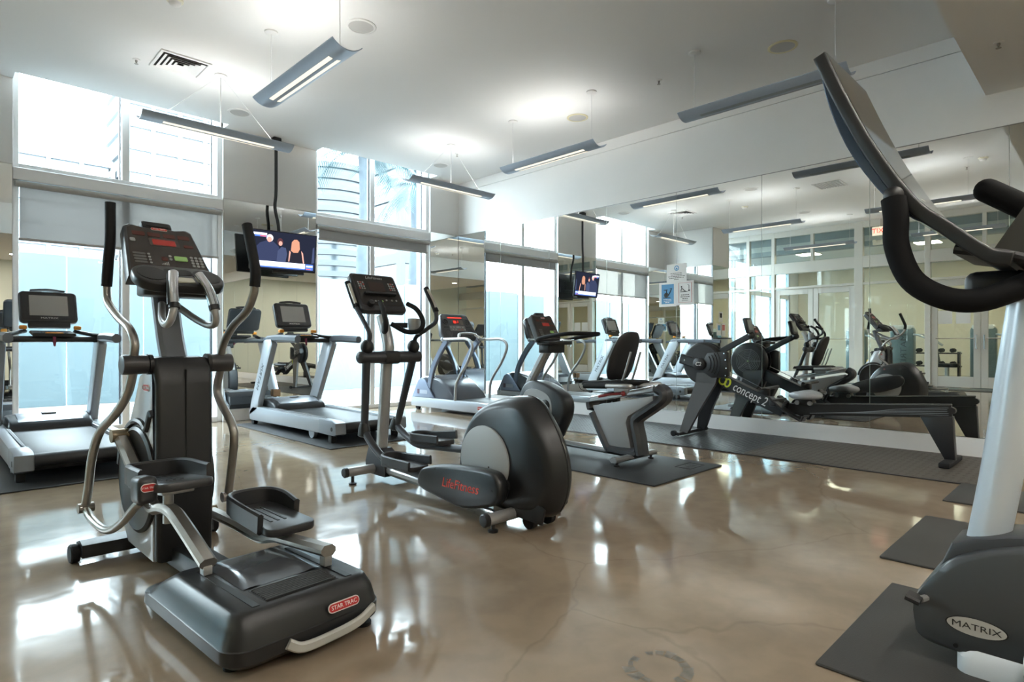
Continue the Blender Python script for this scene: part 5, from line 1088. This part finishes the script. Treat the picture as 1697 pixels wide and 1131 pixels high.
scr([(.09, -.16), (.085, .02), (.12, .06), (.22, .06), (.25, .0), (.26, -.16)], emis('tv_dress', (.012, .012, .018), 1), .0015, 'picture_figure'); scr([(.235, .03), (.262, .0), (.285, -.13), (.27, -.15), (.25, -.05)], skin, .0018, 'picture_arm'); scr([(.09, .0), (.075, -.13), (.06, -.13), (.07, .02)], skin, .0018, 'picture_arm')
scr([(.09, .02), (.10, .14), (.13, .175), (.17, .18), (.205, .15), (.215, .05), (.19, .0), (.13, -.005)], hair, .002, 'picture_head'); scr([(.39, -.14), (.40, .08), (.42, .10), (.43, -.12)], suit2, .0015, 'picture_figure')
scr(rr(-.36, -.215, .30, -.148, .002, 1), whi, .0022, 'news_banner'); scr(rr(-.36, -.232, .30, -.217, .001, 1), blu, .0022, 'ticker_strip'); scr(rr(.31, -.232, .415, -.15, .002, 1), blu, .0022, 'channel_box'); scr(rr(.315, -.19, .41, -.17, .001, 1), whi, .0026, 'channel_mark'); scr(rr(.315, -.228, .38, -.212, .001, 1), rd, .0026, 'channel_mark')
scr(rr(-.42, .195, -.24, .225, .002, 1), whi, .0022, 'corner_banner'); scr(rr(-.40, .172, -.24, .193, .002, 1), blu, .0022, 'corner_strip'); scr(rr(-.33, .174, -.25, .19, .001, 1), rd, .0026, 'corner_mark')
n3 = T.to_3x3(); AXT = (n3 @ Vector((1, 0, 0)), n3 @ Vector((0, 1, 0)), n3 @ Vector((0, 0, 1)))
for k, body in enumerate(('JOE BIDEN ACCUSATIONS AGAINST HUNTER BIDEN AND', '"GARBAGE" AND LAST DITCH ATTEMPT TO SMEAR FAMILY')): text('banner_lettering', body, .026, T @ Vector((-.03, -.168-.030*k, .003)), AXT, blk, tv, .0002, sx=.86)
text('corner_lettering', 'NASHVILLE, TN', .022, T @ Vector((-.33, .21, .003)), AXT, blk, tv, .0002, sx=.85)
# ================================================================= NOTICES on the mirror
def notice(y0, y1, z0, z1, lab):
    t = thing('notice', lab, 'notice', (XM-.004, (y0+y1)/2, (z0+z1)/2))
    MB().box((XM-.004, y0, z0), (XM-.0005, y1, z1)).build('sheet', PAPER, t, smooth=False); return t
FX = XM-.0045
RD = ((0, -1, 0), (0, 0, 1), (-1, 0, 0))
INK = mat('ink_black', (.03, .03, .03), .6); BLUE = mat('print_blue', (.10, .32, .58), .5); PINK = mat('print_red', (.62, .16, .16), .5)
def smudges(t, yc, z0, dz, widths, h, m_):
    rnd = random.Random(int(yc*1000))                 # lines of print too small to read in the photograph
    for k, w in enumerate(widths):
        y = yc+w/2
        while y > yc-w/2+.006:
            l = min(rnd.uniform(.012, .035), y-(yc-w/2)); MB().box((FX-.001, y-l, z0-dz*k-h/2), (FX, y, z0-dz*k+h/2)).build('printed_word', m_, t, smooth=False); y -= l+.006
t = notice(3.865, 4.15, 1.845, 2.075, 'white notice with a round blue emblem, topmost of three on the mirror')
MB().lathe((FX+.0006, 4.005, 2.02), (-1, 0, 0), [(0, .034), (.0008, .034)], 28).build('emblem', BLUE, t); MB().lathe((FX, 4.005, 2.02), (-1, 0, 0), [(0, .022), (.0008, .022)], 20).build('emblem_centre', PAPER, t); MB().lathe((FX-.0006, 4.005, 2.015), (-1, 0, 0), [(0, .014), (.0008, .010)], 14).build('emblem_mask', BLUE, t)
smudges(t, 4.007, 1.955, .02, (.17, .16, .24, .21, .07), .007, INK)
t = notice(4.012, 4.262, 1.53, 1.845, 'notice with a bicycle pictogram on a blue panel, taped to the mirror')
MB().box((FX, 4.045, 1.565), (FX+.001, 4.225, 1.82)).build('blue_panel', BLUE, t, smooth=False)
def L(y, z): return (FX-.001, y, z)
MB().lathe(L(4.155, 1.68), (-1, 0, 0), [(0, .032), (.001, .032)], 22).build('pictogram_wheel', INK, t); MB().tube([L(4.155, 1.68), L(4.15, 1.73), L(4.16, 1.745)], .005, 6).build('pictogram_post', INK, t); MB().box((FX-.002, 4.135, 1.742), (FX, 4.19, 1.752)).build('pictogram_saddle', INK, t, smooth=False)
MB().tube([L(4.13, 1.67), L(4.09, 1.735), L(4.075, 1.765), L(4.10, 1.76)], .005, 6).build('pictogram_bar', INK, t); MB().box((FX-.002, 4.095, 1.643), (FX, 4.20, 1.651)).build('pictogram_base', INK, t, smooth=False)
smudges(t, 4.135, 1.622, .019, (.12, .11, .07), .008, PAPER)
t = notice(3.765, 4.010, 1.54, 1.85, 'notice with a red border and a stretching figure, taped to the mirror')
MB().tube([L(3.795, 1.575), L(3.975, 1.575), L(3.975, 1.825), L(3.795, 1.825)], .0025, 6, 0, True).build('red_border', PINK, t)
MB().ball(L(3.935, 1.775), .010, (.2, 1, 1)).build('pictogram_head', INK, t); MB().tube([L(3.945, 1.72), L(3.93, 1.76), L(3.905, 1.735), L(3.88, 1.715)], .005, 6).build('pictogram_body', INK, t); MB().tube([L(3.95, 1.71), L(3.90, 1.712), L(3.85, 1.712)], .004, 6).build('pictogram_bench', INK, t); MB().ball(L(3.83, 1.725), .012, (.2, 1, 1)).build('pictogram_weight', INK, t); MB().tube([L(3.83, 1.74), L(3.83, 1.79), L(3.85, 1.80)], .003, 6).build('pictogram_stack', INK, t)
smudges(t, 3.885, 1.67, .024, (.11, .125, .075), .009, INK); text('printed_line', 'EQUIPMENT', .0165, L(3.885, 1.598), RD, INK, t, .0002)
# notices and a paper-towel stand at the end of the return wall
for k, (x, z, w, h, lab) in enumerate(((-.50, 1.72, .2, .26, 'upper small white notice on the end of the return wall'), (-.40, 1.40, .22, .30, 'lower notice with a blue print on the end of the return wall'), (-.64, 1.40, .22, .34, 'lower notice with red text on the end of the return wall'))):
    t = thing('notice', lab, 'notice', (x, 7.06, z)); MB().box((x-w/2, 7.062, z-h/2), (x+w/2, 7.067, z+h/2)).build('sheet', PAPER, t, smooth=False)
    MB().box((x-w*.3, 7.0605, z-.02), (x+w*.3, 7.0622, z+h*.36)).build('print_block', (INK, BLUE, PINK)[k], t, smooth=False)
t = thing('wipe_dispenser', 'pale standing wipe dispenser below the notices on the return wall', 'dispenser', (-.55, 6.93, 0))
MB().box((-.68, 6.84, 0), (-.42, 7.05, 1.16), .02, 2).build('body', mat('dispenser_cream', (.62, .62, .52), .5), t); MB().box((-.60, 6.835, .35), (-.50, 6.842, 1.0), .002, 1).build('slot', BLACK, t); MB().box((-.66, 6.85, 1.16), (-.44, 7.04, 1.2), .01, 2).build('lid', MIDGREY, t)
# ================================================================= NEXT ROOM: weight machines seen through the glass
def weight_tower(x, y, lab, body=(.16, .22, .24), letter=True):
    t = thing('weight_machine', lab, 'weight machine', (x, y, 0))
    bm_ = mat('tower_teal_grey', body, .35, .3)
    MB().prism(rr(y-.28, .05, y+.28, 1.52, .12, 5), x-.12, x+.16, 'x', .03, 3).build('weight_tower', bm_, t)
    MB().prism(rr(y-.24, 1.44, y+.24, 1.56, .05, 4), x-.14, x+.18, 'x', .02, 2).build('tower_cap', PAPER, t)
    if letter: text('tower_lettering', 'MATRIX', .20, (x+.163, y-.05, .85), ((0, 0, -1), (0, 1, 0), (1, 0, 0)), mat('tower_letter', (.05, .07, .08), .5), t, .001, sx=1.3)
    MB().bar([Vector((x, y-.28, .08)), Vector((x, y-1.4, .08))], .12, .08, (0, 0, 1), .02).build('base_beam', SILVER, t)
    MB().prism(rr(x-.2, y-1.25, x+.2, y-.75, .06, 4), .42, .52, 'z', .02, 2).build('seat', RUBBER, t); MB().cyl((x, y-1.0, .1), (x, y-1.0, .43), .05).build('seat_post', SILVER, t)
    MB().bar([Vector((x, y-.80, .55)), Vector((x, y-.70, 1.15))], .30, .08, (0, 1, 0), .03).build('backrest', RUBBER, t)
    tubes(t, 'press_arm', [(x+.1, y-.25, 1.3), (x+.35, y-.5, 1.25), (x+.35, y-.85, 1.0)], .03, SILVER); tubes(t, 'press_arm', [(x-.1, y-.25, 1.3), (x-.35, y-.5, 1.25), (x-.35, y-.85, 1.0)], .03, SILVER)
weight_tower(-5.6, 4.25, 'grey weight machine with vertical lettering behind the glass side light'); weight_tower(-6.6, 2.6, 'grey weight machine behind the double glass doors', letter=False)
weight_tower(-7.4, 5.9, 'dark weight machine behind the left pair of glass doors', (.05, .06, .07), False)
t = thing('dumbbell_rack', 'dark dumbbell rack in the next room', 'dumbbell rack', (-8.6, 4.6, 0))
for z in (.35, .75): MB().bar([Vector((-8.6, 3.4, z)), Vector((-8.6, 5.8, z))], .3, .04, (0, 0, 1), .01).build('shelf', BLACK, t)
for y in (3.45, 5.75): MB().box((-8.72, y-.03, 0), (-8.48, y+.03, .8)).build('side_frame', BLACK, t)
for z in (.37, .77):
    for k in range(8):
        y = 3.6+k*.29; d = thing('dumbbell', 'black hexagonal dumbbell on the rack in the next room', 'dumbbell', (-8.6, y, z), 'dumbbells on the rack')
        MB().cyl((-8.68, y, z+.07), (-8.52, y, z+.07), .018, seg=8).build('grip', CHROME, d)
        for s in (-1, 1): MB().cyl((-8.6+s*.07, y, z+.07), (-8.6+s*.15, y, z+.07), .07, seg=6).build('head', RUBBER, d)
t = thing('wet_floor_sign', 'yellow folding floor sign by the glass doors', 'floor sign', (XS+.5, 4.35, 0))
YW2 = mat('sign_yellow', (.80, .58, .04), .5)
for s in (-1, 1): MB().add([(XS+.5+s*.02, 4.22, .62), (XS+.5+s*.02, 4.48, .62), (XS+.5+s*.18, 4.52, .012), (XS+.5+s*.18, 4.18, .012), (XS+.5+s*.03, 4.22, .62), (XS+.5+s*.03, 4.48, .62), (XS+.5+s*.19, 4.52, .012), (XS+.5+s*.19, 4.18, .012)], [(0, 1, 2, 3), (7, 6, 5, 4), (0, 4, 5, 1), (1, 5, 6, 2), (2, 6, 7, 3), (3, 7, 4, 0)]).build('sign_leaf', YW2, t, smooth=False)
MB().cyl((XS+.5, 4.22, .625), (XS+.5, 4.48, .625), .02, seg=8).build('hinge', YW2, t)
# power plug and cable by the pillar
t = thing('power_cable', 'black power plug and cable on the base board behind the treadmill', 'cable', (3.55, 8.38, 0))
MB().box((3.50, 8.36, .30), (3.60, 8.412, .40), .01).build('plug', mat('plug_tan', (.45, .30, .18), .5), t); tubes(t, 'cord', [(3.57, 8.37, .31), (3.62, 8.30, .2), (3.66, 8.20, .06), (3.60, 7.98, .012)], .006, BLACK, 8)
